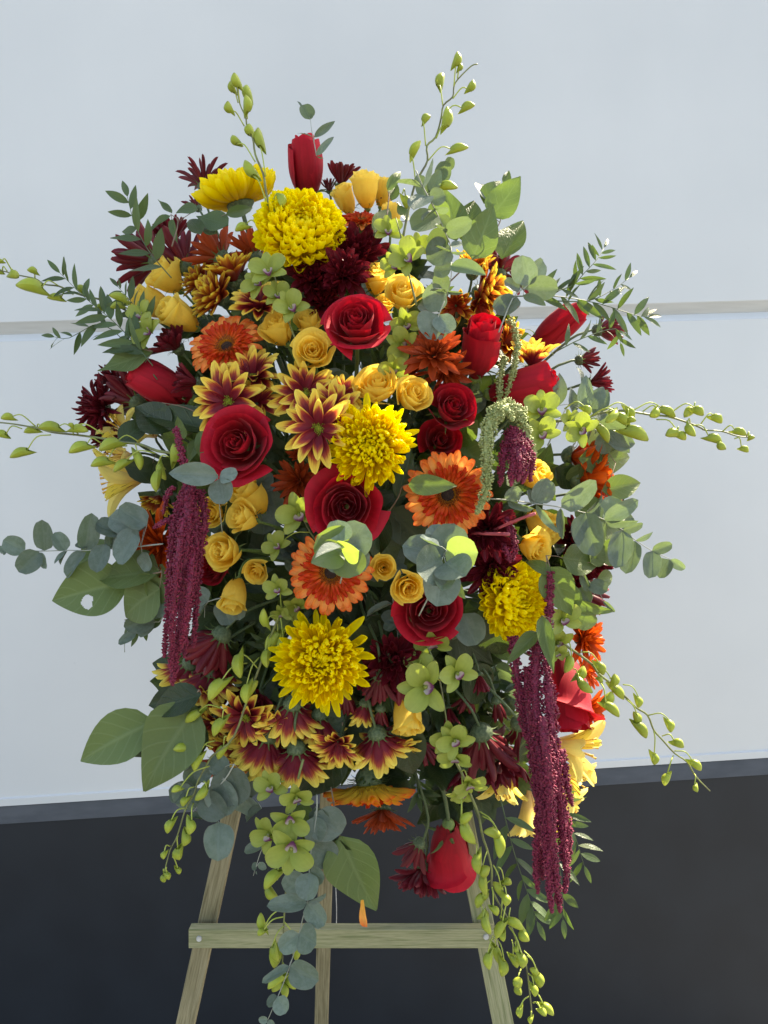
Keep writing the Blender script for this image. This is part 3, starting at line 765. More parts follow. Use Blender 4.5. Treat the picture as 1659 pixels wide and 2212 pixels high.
def leaf_at(root, base, tip, kind, mat, hint=None, wf=1.0, name='leaf', tilt=0.0, i=None):
    ax = tip-base; Ln = ax.length
    g = random.Random(int(base.x*9999+base.z*777+tip.x*555))
    H = hint or Vector((g.uniform(-.35, .35), -1, g.uniform(-.1, .5)))
    M = TRS(base, frame(ax, H) @ Matrix.Rotation(tilt, 4, 'X'), (Ln*1.02, Ln*wf, Ln))
    return mobj(name, leaf_mesh(kind, mat, g.randrange(5) if i is None else i), root, WM(root).inverted() @ M)
def leafy(name, path, leaves, label, cat, group, kind, mat, d, stemmat=M_STEM, sr=1.6, dl=0.0, crop=0, twigs=True):
    """a branch: path = stalk pixels, leaves = (base x, y, tip x, y, width factor, tilt deg[, depth shift tip])"""
    pp = [C(crop, *q) for q in path]; n = len(pp)
    d0, d1 = d if isinstance(d, tuple) else (d, d)
    D = [d0+(d1-d0)*i/max(1, n-1) for i in range(n)]
    pts = [P(*q, dd) for q, dd in zip(pp, D)]
    root = thing(name, TRS(pts[0]), label, cat, group)
    s = d0/1659
    tube('stem', pts, sr*s, sr*s*.45, stemmat, root, 6, 3)
    for lf in leaves:
        b, t = C(crop, lf[0], lf[1]), C(crop, lf[2], lf[3])
        q = min(range(n), key=lambda i: (pp[i][0]-b[0])**2+(pp[i][1]-b[1])**2)
        wf = lf[4] if len(lf) > 4 else 1; ti = radians(lf[5]) if len(lf) > 5 else 0; sh = lf[6] if len(lf) > 6 else 0
        k2 = lf[7] if len(lf) > 7 else kind; m2 = lf[8] if len(lf) > 8 else mat
        B, T = P(*b, D[q]+sh*.4), P(*t, D[q]+sh)
        A0 = pts[q] if (B-pts[q]).length < .035 else B+(pts[q]-B).normalized()*.015+Vector((0, .012, 0))
        if twigs and (B-pts[q]).length > .006: tube('petiole', [A0, A0.lerp(B, .6)+Vector((0, 0, .001)), B], .8*s, .7*s, stemmat, root, 5, 3)
        leaf_at(root, B, T, k2, m2, wf=wf, tilt=ti)
    return root
def auto_spray(name, path, n, Lpx, label, cat, group, kind, mat, d, wf=1.0, spread=45, stemmat=M_STEM, sr=1.4, pairs=False, crop=0, tipleaf=True, seed=1, start=.12, jit=16):
    g = random.Random(seed)
    pp = [C(crop, *q) for q in path]; m = len(pp)
    d0, d1 = d if isinstance(d, tuple) else (d, d)
    pts = [P(*q, d0+(d1-d0)*i/(m-1)) for i, q in enumerate(pp)]
    cur = catmull(pts, 8)
    root = thing(name, TRS(pts[0]), label, cat, group); s = d0/1659
    tube('stem', pts, sr*s, sr*s*.4, stemmat, root, 6, 3)
    for k in range(n):
        t = start+(1-start)*(k+.3)/n
        i = min(len(cur)-2, int(t*(len(cur)-1))); B = cur[i]; T = (cur[i+1]-cur[i]).normalized()
        for sd in ((1, -1) if pairs else ((1,) if k % 2 else (-1,))):
            side = Vector((T.z, 0, -T.x))*sd
            a = radians(spread+g.uniform(-jit, jit)); yv = g.uniform(-.45, .35)
            dr = (T*cos(a)+side*sin(a)+Vector((0, yv, 0))).normalized()
            Ln = Lpx*s*g.uniform(.75, 1.15)*(1-.30*t)
            leaf_at(root, B, B+dr*Ln, kind, mat, wf=wf*g.uniform(.85, 1.15), tilt=radians(g.uniform(-55, 55)))
    if tipleaf: leaf_at(root, cur[-1], cur[-1]+(cur[-1]-cur[-2]).normalized()*Lpx*s*.6, kind, mat, wf=wf)
    return root

# ------------------------------------------------------------------ amaranth
import numpy as np
OCT = np.array([(1,0,0),(-1,0,0),(0,1,0),(0,-1,0),(0,0,1),(0,0,-1)], float)
OCF = np.array([(0,2,4),(2,1,4),(1,3,4),(3,0,4),(2,0,5),(1,2,5),(3,1,5),(0,3,5)], int)
def tassel(root, pts, r0, r1, gr, mat, seed=0, dens=1.0, name='tassel'):
    """a rope of tiny florets round a curve; pts in world space"""
    q = catmull([Vector(p) for p in pts], 6); Q = np.array([tuple(v) for v in q]); rs = np.random.RandomState(seed)
    seg = np.linalg.norm(np.diff(Q, axis=0), axis=1); cum = np.concatenate([[0], np.cumsum(seg)]); L = cum[-1]
    rm = (r0+r1)/2
    n = int(dens*1.15*2*pi*rm*L/(pi*gr*gr*1.0))
    s = rs.rand(n)*L
    C_ = np.stack([np.interp(s, cum, Q[:, i]) for i in range(3)], 1)
    C2 = np.stack([np.interp(np.minimum(s+L*.01, L), cum, Q[:, i]) for i in range(3)], 1); C1 = np.stack([np.interp(np.maximum(s-L*.01, 0), cum, Q[:, i]) for i in range(3)], 1)
    T = C2-C1; T /= np.linalg.norm(T, axis=1)[:, None]+1e-9
    A = np.cross(T, [.3, .9, .1]); A /= np.linalg.norm(A, axis=1)[:, None]+1e-9; B = np.cross(T, A)
    an = rs.rand(n)*2*pi; t = s/L
    rr = (r0+(r1-r0)*t)*(1+.22*np.sin(t*L/ (rm*3.2)*2*pi+seed)*1)*np.sqrt(np.clip((1-t)*L/(rm*3.2), .04, 1))*(0.78+.34*rs.rand(n))
    N_ = A*np.cos(an)[:, None]+B*np.sin(an)[:, None]
    cen = C_+N_*rr[:, None]
    sz = gr*(.6+.7*rs.rand(n))
    V = np.empty((n, 6, 3))
    U2 = np.cross(N_, T)
    for k in range(6):
        o = OCT[k]; V[:, k] = cen+(N_*(o[0]*1.35)+T*(o[1]*.9)+U2*(o[2]*.9))*sz[:, None]
    I = np.array(WM(root).inverted())
    V = V.reshape(-1, 3) @ I[:3, :3].T+I[:3, 3]
    F = (OCF[None]+(np.arange(n)*6)[:, None, None]).reshape(-1, 3)
    me = bpy.data.meshes.new(name); me.vertices.add(len(V)); me.vertices.foreach_set('co', V.ravel())
    me.loops.add(F.size); me.loops.foreach_set('vertex_index', F.ravel().astype(np.int32))
    me.polygons.add(len(F)); me.polygons.foreach_set('loop_start', np.arange(0, F.size, 3, dtype=np.int32))
    me.update(calc_edges=True); me.materials.append(mat)
    o = mobj(name, me, root)
    v2, f2, u2 = tube_data(q, r0*.72, r1*.5, 8)
    Im = WM(root).inverted()
    mobj('core', mk('tassel_core', [tuple(Im @ v) for v in v2], f2, mat, u2), o)
    return o
# ------------------------------------------------------------------ the setting: ground, wall, dark base
def wall_mat():
    m, N, L, bs, out = nodes_of('white_painted_panel')
    tc = N.new('ShaderNodeTexCoord')
    n1 = N.new('ShaderNodeTexNoise'); n1.inputs['Scale'].default_value = 1.3; n1.inputs['Detail'].default_value = 6; L.new(tc.outputs['Object'], n1.inputs['Vector'])
    rp = ramp(N, [(.35, c4(.64,.65,.66)), (.65, c4(.70,.705,.71))]); L.new(n1.outputs[0], rp.inputs[0])
    # small scuffs and specks
    n2 = N.new('ShaderNodeTexVoronoi'); n2.inputs['Scale'].default_value = 9; n2.inputs['Randomness'].default_value = 1; L.new(tc.outputs['Object'], n2.inputs['Vector'])
    r2 = ramp(N, [(.0, (1,1,1,1)), (.035, (0,0,0,1))]); L.new(n2.outputs['Distance'], r2.inputs[0])
    n3 = N.new('ShaderNodeTexNoise'); n3.inputs['Scale'].default_value = 3.3; L.new(tc.outputs['Object'], n3.inputs['Vector'])
    r3 = ramp(N, [(.46, (0,0,0,1)), (.60, (.8,.8,.8,1))]); L.new(n3.outputs[0], r3.inputs[0])
    mu = N.new('ShaderNodeMath'); mu.operation = 'MULTIPLY'; L.new(r2.outputs[0], mu.inputs[0]); L.new(r3.outputs[0], mu.inputs[1])
    mx = N.new('ShaderNodeMix'); mx.data_type = 'RGBA'; L.new(mu.outputs[0], mx.inputs[0]); L.new(rp.outputs[0], mx.inputs[6]); mx.inputs[7].default_value = c4(.42,.42,.44)
    # grime that runs down
    mp = N.new('ShaderNodeMapping'); mp.inputs['Scale'].default_value = (7, 7, .7); L.new(tc.outputs['Object'], mp.inputs[0])
    n5 = N.new('ShaderNodeTexNoise'); n5.inputs['Scale'].default_value = 2; n5.inputs['Detail'].default_value = 7; L.new(mp.outputs[0], n5.inputs['Vector'])
    col = val_mix(N, L, mx.outputs[2], n5.outputs[0], .99, 1.01)
    L.new(col, bs.inputs['Base Color']); bs.inputs['Roughness'].default_value = .42
    bp = N.new('ShaderNodeBump'); bp.inputs['Strength'].default_value = .12; bp.inputs['Distance'].default_value = .004
    n6 = N.new('ShaderNodeTexNoise'); n6.inputs['Scale'].default_value = 5; n6.inputs['Detail'].default_value = 3; L.new(tc.outputs['Object'], n6.inputs['Vector'])
    L.new(n6.outputs[0], bp.inputs['Height']); L.new(bp.outputs[0], bs.inputs['Normal'])
    return m
M_WALL = wall_mat()
M_LIP_SHADE = plain_mat('groove_lip_shade', c4(.55,.56,.56), c4(.62,.63,.63), .5, 8, .2, .002, stretch=(1, 1, 12))  # darker than the panels: shade of the down-facing lip put into its colour
M_NAVY = plain_mat('dark_navy_skirt', c4(.0075,.0105,.0165), c4(.0105,.0145,.0215), .5, 7, .2, .001, detail=9)
M_LEDGE = plain_mat('sky_lit_ledge', c4(.065,.066,.068), c4(.088,.088,.09), .5, 12, .2, .001, stretch=(1, 4, 4))  # top slope of the dark base, skylight on it put into the colour
M_GROUND = plain_mat('concrete', c4(.14,.138,.132), c4(.19,.187,.178), .9, 90, .5, .003)

gs = 60
ground = mobj('ground', mk('ground', [(-gs, -gs, 0), (gs, -gs, 0), (gs, gs, 0), (-gs, gs, 0)], [(0, 1, 2, 3)], M_GROUND, smooth=False))
tag(ground, 'grey asphalt ground under the easel and wall', 'ground', kind='structure')

# the wall recedes a little towards one side and its boards climb that way
WD = 2.05
yaw, rollw = radians(-3.2), radians(2.5)
WO = P(829.5, 1106, WD)
WX = Vector((cos(-yaw)*cos(rollw), sin(-yaw), sin(rollw))).normalized()
WY = Vector((-sin(-yaw), cos(-yaw), 0)).normalized(); WZ = WX.cross(WY).normalized()
WM4 = Matrix((WX, WY, WZ)).transposed().to_4x4(); WM4.translation = WO
XL, XR = -3.0, 1.372
wall = thing('wall', WM4, 'tall white painted panel wall with a level groove, behind the flowers', 'wall')
px2 = WD/1659
def zz(y): return (1106-y)*px2
def extrude(name, prof, mat, par, x0=XL, x1=XR):
    """prof: closed (depth, height) outline in the wall's frame; nearer the lens = smaller depth"""
    n = len(prof); vs = [(x0, a, b) for a, b in prof]+[(x1, a, b) for a, b in prof]
    fs = [(i, (i+1) % n, n+(i+1) % n, n+i) for i in range(n)]+[tuple(range(n))[::-1], tuple(range(n, 2*n))]
    return mobj(name, mk(name, vs, fs, mat, smooth=False), par)
s0, s1, s2 = zz(672), zz(695), zz(713)
b0 = zz(1688)
extrude('upper_panel', [(0, s0), (.0015, s0-.002), (.16, s0-.002), (.16, 4.6), (0, 4.6)], M_WALL, wall)
extrude('groove_lip', [(.001, s0-.0021), (.018, s1), (.16, s1), (.16, s0-.0021)], M_LIP_SHADE, wall)
extrude('groove_sill', [(.018, s1-.0002), (.001, s2), (.16, s2), (.16, s1-.0002)], M_WALL, wall)
extrude('lower_panel', [(0, s2-.0004), (.0, b0+.022), (-.006, b0+.019), (-.006, b0+.001), (.16, b0), (.16, s2-.0004)], M_WALL, wall)
skirt = thing('wall_skirt', WM4, 'dark navy skirting under the white wall, topped by a ledge coloured lighter for skylight', 'wall base')
bz = -CAMZ-.02
extrude('ledge', [(-.004, b0), (-.030, b0-.036), (.15, b0-.036), (.15, b0)], M_LEDGE, skirt)
extrude('face_board', [(-.028, b0-.037), (-.028, bz+.15), (.15, bz+.15), (.15, b0-.037)], M_NAVY, skirt)

# ------------------------------------------------------------------ easel
def wood_mat(name, a, b, c):
    m, N, L, bs, out = nodes_of(name)
    uvn = N.new('ShaderNodeUVMap'); uvn.uv_map = 'UVMap'
    oi = N.new('ShaderNodeObjectInfo'); ad = N.new('ShaderNodeVectorMath'); ad.operation = 'ADD'; cm = N.new('ShaderNodeCombineXYZ')
    ml = N.new('ShaderNodeMath'); ml.operation = 'MULTIPLY'; ml.inputs[1].default_value = 9; L.new(oi.outputs['Random'], ml.inputs[0]); L.new(ml.outputs[0], cm.inputs[2])
    mp = N.new('ShaderNodeMapping'); mp.inputs['Scale'].default_value = (150, 5, 1); L.new(uvn.outputs[0], mp.inputs[0]); L.new(mp.outputs[0], ad.inputs[0]); L.new(cm.outputs[0], ad.inputs[1])
    n1 = N.new('ShaderNodeTexNoise'); n1.inputs['Scale'].default_value = 2.4; n1.inputs['Detail'].default_value = 5; n1.inputs['Distortion'].default_value = .6; L.new(ad.outputs[0], n1.inputs['Vector'])
    rp = ramp(N, [(.30, c), (.45, b), (.62, a)]); L.new(n1.outputs[0], rp.inputs[0])
    mp2 = N.new('ShaderNodeMapping'); mp2.inputs['Scale'].default_value = (700, 26, 1); L.new(uvn.outputs[0], mp2.inputs[0])
    n2 = N.new('ShaderNodeTexNoise'); n2.inputs['Scale'].default_value = 2; n2.inputs['Detail'].default_value = 4; L.new(mp2.outputs[0], n2.inputs['Vector'])
    col = val_mix(N, L, rp.outputs[0], n2.outputs[0], .62, 1.36)
    n3 = N.new('ShaderNodeTexNoise'); n3.inputs['Scale'].default_value = 14; n3.inputs['Detail'].default_value = 3; L.new(uvn.outputs[0], n3.inputs['Vector'])
    col = val_mix(N, L, col, n3.outputs[0], .8, 1.2)
    L.new(col, bs.inputs['Base Color']); bs.inputs['Roughness'].default_value = .75; bs.inputs['Specular IOR Level'].default_value = .2
    bp = N.new('ShaderNodeBump'); bp.inputs['Strength'].default_value = .4; bp.inputs['Distance'].default_value = .0008; L.new(n2.outputs[0], bp.inputs['Height']); L.new(bp.outputs[0], bs.inputs['Normal'])
    return m
M_WOODG = wood_mat('greenish_pine', c4(.34,.33,.20), c4(.27,.27,.15), c4(.17,.19,.09))
M_WOODB = wood_mat('brown_pine', c4(.29,.25,.155), c4(.22,.19,.11), c4(.14,.115,.065))
M_SCREW = plain_mat('screw_steel', c4(.35,.35,.34), c4(.55,.55,.54), .4, 100, .2)
def plank(name, a, b, w, t, mat, par, facen=Vector((0, -1, 0)), bev=.0012):
    """a length of timber from a to b (world), w wide, t thick"""
    ax = (b-a); Ln = ax.length; M = TRS(a, frame(ax, facen))
    vs, fs, uv = [], [], []
    pr = []
    for sx, sy in ((1, 1), (-1, 1), (-1, -1), (1, -1)):
        c = [(sx*w/2, sy*(t/2-bev)), (sx*(w/2-bev), sy*t/2)]
        if sx*sy < 0: c = c[::-1]
        pr += c
    n = len(pr); per = [0]
    for i in range(n): per.append(per[-1]+math.hypot(pr[(i+1) % n][0]-pr[i][0], pr[(i+1) % n][1]-pr[i][1]))
    me_v = []
    for i in range(n):
        j = (i+1) % n; b0_ = len(vs)
        for xx, q, pp in ((0, i, per[i]), (0, j, per[i+1]), (Ln, j, per[i+1]), (Ln, i, per[i])):
            vs.append((xx, pr[q][0], pr[q][1])); uv.append((pp, xx))
        fs.append((b0_, b0_+1, b0_+2, b0_+3))
    for xx in (0, Ln):
        b0_ = len(vs)
        for q in pr: vs.append((xx, *q)); uv.append((q[0], q[1]))
        fs.append(tuple(range(b0_, b0_+n)) if xx else tuple(range(b0_, b0_+n))[::-1])
    return mobj(name, mk(name, vs, fs, mat, uv, smooth=False), par, WM(par).inverted() @ M)
DE = 1.235
def down_to_ground(p, q):
    t = (q.z-.0)/(p.z-q.z); return q+(q-p)*t
easel = thing('easel', TRS(Vector((-.06, DE, 0))), 'three legged wooden florist easel with greenish crossbar holding the flowers', 'easel', None)
def leg(x0, y0, x1, y1, d0, d1, w, mat):
    a, b = P(x0, y0, d0), P(x1, y1, d1)
    return plank('leg', a, down_to_ground(a, b), w, .018, mat, easel)
leg(560, 1480, 382, 2300, DE+.05, DE+.02, .030, M_WOODB)
leg(985, 1690, 1104, 2300, DE+.05, DE+.02, .034, M_WOODG)
leg(716, 1400, 692, 2300, DE+.20, DE+.42, .0285, M_WOODB)
cb = plank('crossbar', P(411, 2021, DE), P(1068, 2021, DE), .0305, .020, M_WOODG, easel)
for (x, y) in ((430, 2034-6), (1050, 2034-10)):
    s_ = P(x, y, DE-.011)
    mobj('screw', mk('screw', [tuple(v) for v in [Vector((cos(i*pi/5)*.0042, -.0012, sin(i*pi/5)*.0042)) for i in range(10)]]+[tuple(Vector((cos(i*pi/5)*.005, .002, sin(i*pi/5)*.005))) for i in range(10)],
        [tuple(range(10))]+[(i, 10+i, 10+(i+1) % 10, (i+1) % 10) for i in range(10)], M_SCREW, smooth=False), easel, Matrix.Translation(s_-Vector((-.06, DE, 0))))
wire = thing('hanging_wire', TRS(P(727, 1940, DE+.12)), 'thin pale wire hanging beside the rear easel leg', 'wire')
tube('wire_strand', [P(722, 1850, DE+.12), P(727, 1960, DE+.12), P(726, 2016, DE+.12)], .0008, .0008, M_SCREW, wire, 5, 3)
# foam cage that carries the stems
fo = thing('floral_foam', TRS(P(770, 1180, 1.30)), 'dark green floral foam block hidden behind the stems', 'foam')
def foam():
    v = []; 
    X, Y, Z = .085, .045, .15
    vs = [(x*X, y*Y, z*Z) for x in (-1, 1) for y in (-1, 1) for z in (-1, 1)]
    return mk('foam_block', vs, [(0, 1, 3, 2), (4, 6, 7, 5), (0, 4, 5, 1), (2, 3, 7, 6), (0, 2, 6, 4), (1, 5, 7, 3)], M_FOAM, smooth=False)
mobj('block', foam(), fo)
wr = thing('black_wire_tie', TRS(P(1345, 1055, 1.16)), 'small twisted black wire tie beside the rust daisies', 'wire tie')
M_BLACK = plain_mat('black_wire', c4(.01,.01,.012), c4(.02,.02,.022), .5, 20, 0)
tube('twist', [P(1330, 1050, 1.17), P(1342, 1048, 1.16), P(1350, 1056, 1.155), P(1341, 1062, 1.16), P(1337, 1054, 1.165), P(1347, 1066, 1.16), P(1346, 1082, 1.16)], .0018, .0014, M_BLACK, wr, 6, 4)
# ------------------------------------------------------------------ large yellow chrysanthemums
mum(518, 438, 116, (-.26, .955), 0, 'yellow chrysanthemum seen from behind, petals fanning up at the crown', ball=True, lo=10, N=295, sw=.66)
mum(648, 498, 116, (.16, .36), -.05, 'big incurved yellow chrysanthemum below the tall red rosebud', ball=True, sw=.9, N=270)
mum(800, 962, 104, (-.02, .05), -.05, 'shaggy yellow chrysanthemum at the centre above the spiral red rose', quill=True, N=290, shag=.1)
mum(694, 1424, 112, (0, .05), -.04, 'lowest yellow chrysanthemum, shaggy, beneath the leaf-topped gerbera', quill=True, N=290, shag=.13)
mum(1110, 1296, 102, (.42, .12), -.03, 'yellow chrysanthemum turned sideways beside the falling amaranth', ball=True, sw=.78, N=290)

# ------------------------------------------------------------------ red roses
rose(662, 362, 66, (-.12, .93), .04, 'tall closed red rosebud standing above everything else', 'bud', stemlen=.06)
rose(770, 704, 72, (.02, .42), -.05, 'open red rose below the burgundy cluster, between the yellow spray roses', 'open', roll=.4)
rose(520, 962, 80, (-.16, .10), -.05, 'large open red rose above the paired grey eucalyptus leaves', 'open2', roll=1.2)
rose(747, 1094, 78, (.05, -.02), -.03, 'flat open red rose with a tight spiral under the central chrysanthemum', 'open3', roll=2.2)
rose(972, 884, 58, (.28, .22), .0, 'open red rose beneath the rust chrysanthemum, its rim sunlit', 'cup', roll=.5)
rose(950, 955, 50, (.1, .12), .05, 'shadowed red rose tucked behind the upper gerbera', 'cup2', roll=.9, sepals=False)
rose(1038, 752, 70, (.12, .80), -.0, 'upright red rosebud with opening tip beside the eucalyptus', 'bud2', stemlen=.05, roll=2.0)
rose(1204, 710, 68, (.74, .60), .03, 'pointed red rosebud aiming outwards beneath the ruscus sprig', 'bud', sc=(.85, .85, 1))
rose(1130, 836, 72, (.93, .16), .0, 'red rosebud lying sideways above the lime orchid blooms', 'bud2', sc=(1.0, 1.0, 1))
rose(345, 832, 72, (-.86, .40), .0, 'red rosebud lying sideways with a small burgundy bud over it', 'bud', sc=(1.05, 1.05, 1))
rose(458, 1228, 40, (-.3, .0), .07, 'half hidden red rose behind the magenta tassels and yellow roses', 'cup', sepals=False, roll=1)
rose(926, 1318, 72, (.0, .14), .0, 'open red rose partly covered by the grey eucalyptus cluster', 'open', roll=3.3)
rose(1226, 1505, 78, (-.05, -.9), .0, 'big drooping red rose behind the arching orchid spray', 'buda', sc=(.98, .98, 1), sepals=False, roll=1)
rose(974, 1842, 76, (.10, -.92, -1), .02, 'hanging red rose pointing down above the easel crossbar', 'buda', sc=(.96, .96, 1), roll=.3)

# ------------------------------------------------------------------ yellow spray roses
Y = lambda px, py, r, f, dd, lab, v='cup', **k: rose(px, py, r*1.14, f, dd, lab, v, red=False, stemlen=.03, **k)
Y(746, 430, 27, (-.3, .7), .04, 'yellow spray rose behind the topmost pair, nearest the big chrysanthemum', 'ybud2')
Y(790, 408, 34, (-.1, .88), .0, 'largest yellow spray rose of the topmost trio', 'ybud2')
Y(828, 414, 27, (.2, .85), .04, 'yellow spray rose at the back of the topmost trio', 'ybud')
Y(845, 468, 27, (.05, .93), .02, 'single closed yellow rosebud under the topmost trio', 'ybud')
Y(362, 602, 42, (-.62, .55), .0, 'open yellow spray rose under the spiky burgundy chrysanthemum', 'cup2')
Y(325, 655, 37, (-.80, .25), .0, 'yellow spray rose nearest the ruscus in the side trio', 'ybud2')
Y(386, 684, 40, (-.66, .40), -.02, 'yellow spray rose lowest in the side trio, above the orange gerbera', 'ybud2')
Y(604, 716, 40, (-.35, .62), .0, 'yellow spray rose beside the orange gerbera', 'cup2')
Y(666, 702, 33, (-.1, .70), .02, 'yellow spray rose tucked behind the whorled one', 'cup2')
Y(676, 762, 44, (.02, .14), -.03, 'whorled yellow spray rose facing out below the open red rose', 'cup')
Y(812, 606, 37, (.02, .70), .0, 'yellow spray rose rising above the open red rose', 'cup2')
Y(870, 641, 41, (.02, .50), -.02, 'yellow spray rose next to the hanging eucalyptus branch', 'cup2')
Y(830, 660, 24, (.1, .5), .03, 'small yellow spray rose squeezed behind the open red rose', 'cup')
Y(815, 836, 48, (.0, .58), .0, 'broad yellow spray rose above the central chrysanthemum', 'wide')
Y(889, 858, 41, (.38, .32), -.01, 'yellow spray rose between two blooms under the rust chrysanthemum', 'cup2')
Y(541, 1072, 40, (-.45, .62), .02, 'closed yellow spray rose right under the large red rose', 'ybud2')
Y(529, 1120, 37, (-.66, .20), -.01, 'yellow spray rose with two long green stalks behind it', 'cup2')
Y(462, 1108, 34, (-.2, -.1), .05, 'dull yellow spray rose in shade beneath the paired grey leaves', 'cup2')
Y(434, 1178, 36, (-.7, .1), .02, 'yellow spray rose touching the magenta tassels', 'cup2')
Y(488, 1190, 42, (-.48, .02), -.02, 'open yellow spray rose beside the magenta tassels, heart visible', 'cup')
Y(555, 1233, 28, (-.05, -.28), .0, 'little yellow spray rose facing out near the lower gerbera', 'cup2')
Y(507, 1287, 35, (-.1, -.80), .0, 'drooping yellow rosebud over the round grey leaf', 'ybud2')
Y(829, 1226, 28, (.05, .05), -.01, 'little crinkled yellow rose between gerbera and eucalyptus cluster', 'cup')
Y(881, 1267, 37, (.1, -.12), -.02, 'yellow spray rose overlapping the leaf-covered red rose', 'cup')
Y(878, 1543, 39, (.02, -.88), .0, 'yellow rosebud hanging beside the pale green orchid blooms', 'ybud2')
Y(1170, 1135, 39, (.55, -.50), .03, 'shaded yellow spray rose under the long eucalyptus branch', 'ybud2')
Y(1148, 1179, 39, (.55, -.28), -.01, 'opening yellow spray rose above the sideways chrysanthemum', 'cup2')
Y(1153, 1030, 36, (.60, .35), .04, 'yellow spray rose behind the small magenta tassel', 'cup2')

# ------------------------------------------------------------------ gerberas
gerbera(492, 752, 84, (-.16, .48), -.01, 'tilted orange gerbera above the yellow tipped daisies')
gerbera(966, 1068, 97, (.05, -.04), -.02, 'wide orange gerbera with one green leaf across its face')
gerbera(715, 1236, 93, (-.02, -.03), -.01, 'orange gerbera with sun-tinted lime eucalyptus leaves over its eye')
gerbera(796, 1694, 104, (.06, -.99), .0, 'orange and yellow gerbera hanging face down under the daisies', M_GERB_Y, side=True)
gerbera(779, 484, 58, (.0, .82), .03, 'small orange gerbera edge on under the topmost yellow roses')

# ------------------------------------------------------------------ rust and flame chrysanthemums
RU = lambda px, py, r, f, dd, lab, el0=80, el1=10, N=34, m=M_RUST, sh='daisy', **k: pom('r', px, py, r, f, dd, lab, m, 'rust_chrysanthemum', 'rust and bronze daisy chrysanthemums', N, el0, el1, sh, sw=.8, **k)
RU(478, 558, 66, (-.70, .62, -1), .01, 'rust daisy seen from behind beside the burgundy spikes', el1=32)
RU(553, 556, 58, (-.45, .84, -1), .03, 'rust daisy turned up behind the big yellow chrysanthemum', el1=32)
RU(520, 590, 52, (-.4, .85), .04, 'rust daisy over the bronze double blooms', el1=30)
RU(936, 768, 62, (-.02, .46), -.03, 'bright rust chrysanthemum facing out beside the upright red rosebud', el1=0, N=42)
RU(962, 800, 55, (.35, -.60), .0, 'rust chrysanthemum pointing down onto the sunlit red rose', el1=12)
RU(885, 812, 42, (-.1, .6), .04, 'rust daisy behind the two yellow roses', el1=10)
RU(648, 985, 30, (-.3, .2), -.01, 'half open rust bud under the daisy trio', el1=50, N=20)
RU(646, 1040, 52, (-.25, .0), .03, 'shadowed rust daisy beside the large red rose', el1=5)
RU(702, 1020, 40, (.2, .1), .04, 'dark rust daisy under the central chrysanthemum', el1=10)
RU(352, 1176, 74, (-.62, -.02), .0, 'flame red chrysanthemum behind the magenta tassels', el1=0, N=48, m=M_FLAME)
RU(1235, 985, 78, (.90, -.12), .04, 'flame daisy seen from the side below the lime orchid spray', el1=34, m=M_FLAME)
RU(1252, 1035, 92, (.93, .10), .02, 'large flame daisy on a long stalk aiming outwards', el1=32, m=M_FLAME, N=38)
RU(1290, 1085, 50, (.8, -.4), .07, 'flame daisy in shade below its sunlit neighbours', el1=30, m=M_FLAME)
RU(1255, 1380, 55, (.62, .05), .0, 'flame chrysanthemum beside the second lime orchid, over the drooping rose', el1=5, m=M_FLAME, N=42)
RU(1262, 1528, 50, (.72, -.1), .05, 'flame daisy behind the drooping red rose', el1=15, m=M_FLAME)
RU(1255, 1445, 45, (.8, .1), .07, 'flame daisy partly hidden by the arching orchid stem', el1=20, m=M_FLAME)
RU(828, 1748, 60, (-.02, -.88, 1), .03, 'rust daisy right behind the face down gerbera', el1=18)
RU(448, 1545, 70, (-.45, -.80, -1), .02, 'pale rust daisy hanging by the pale broad leaves', el1=42)
RU(530, 1622, 58, (-.2, -.88, 1), .06, 'rust daisy below the hanging yellow tipped daisies', el1=25)

# ------------------------------------------------------------------ yellow tipped burgundy daisies
DA = lambda px, py, r, f, dd, lab, el0=45, el1=4, N=24, m=M_BICO, **k: pom('d', px, py, r*(1.32 if len(f) > 2 else 1.08), f, dd, lab, m, 'yellow_tipped_daisy', 'yellow tipped burgundy daisies', N, el0, el1, 'daisy', cat='daisy', L0=.75, **k)
DA(478, 645, 54, (-.75, .25), .0, 'bronze double daisy facing sideways above the tilted gerbera', el0=80, el1=15, N=44, m=M_BICOR)
DA(505, 608, 52, (-.15, .88), .0, 'bronze yellow tipped daisy pointing straight up', el0=80, el1=38, N=30, m=M_BICOR)
DA(440, 615, 40, (-.6, .5), .04, 'bronze yellow tipped daisy behind the double one', el0=80, el1=20, N=30, m=M_BICOR)
DA(563, 668, 58, (.05, .72), -.01, 'yellow tipped daisy opening upward beside the green orchid', el0=60, el1=15, N=24)
DA(548, 818, 58, (.0, .58), .0, 'yellow tipped daisy covering the tilted gerbera rim', el0=60, el1=10, disc=True)
DA(495, 868, 66, (-.05, .1), -.04, 'yellow tipped daisy with green eye over the large red rose', disc=True, N=22)
DA(555, 873, 46, (.1, .40), .0, 'smaller yellow tipped daisy above the large red rose', el1=12)
DA(660, 852, 60, (.02, .12), -.01, 'yellow tipped daisy with green eye beneath the whorled yellow rose', disc=True, N=22)
DA(688, 925, 68, (-.02, .0), -.06, 'nearest yellow tipped daisy with a round green eye, overlapping the chrysanthemum', disc=True, N=20)
DA(720, 893, 54, (.1, .1), -.025, 'yellow tipped daisy half hidden behind the nearest daisy', disc=True)
DA(733, 862, 46, (.25, .3), .01, 'yellow tipped daisy wedged under the broad yellow rose', el1=12)
DA(345, 1072, 38, (-.2, -.86), .03, 'yellow tipped daisy drooping beneath the orchid buds and alstroemeria', el1=30, m=M_BICOR)
DA(1020, 592, 44, (.1, .85), .03, 'sunlit bronze daisy behind the lime eucalyptus leaf', el0=80, el1=35, N=28, m=M_BICOR)
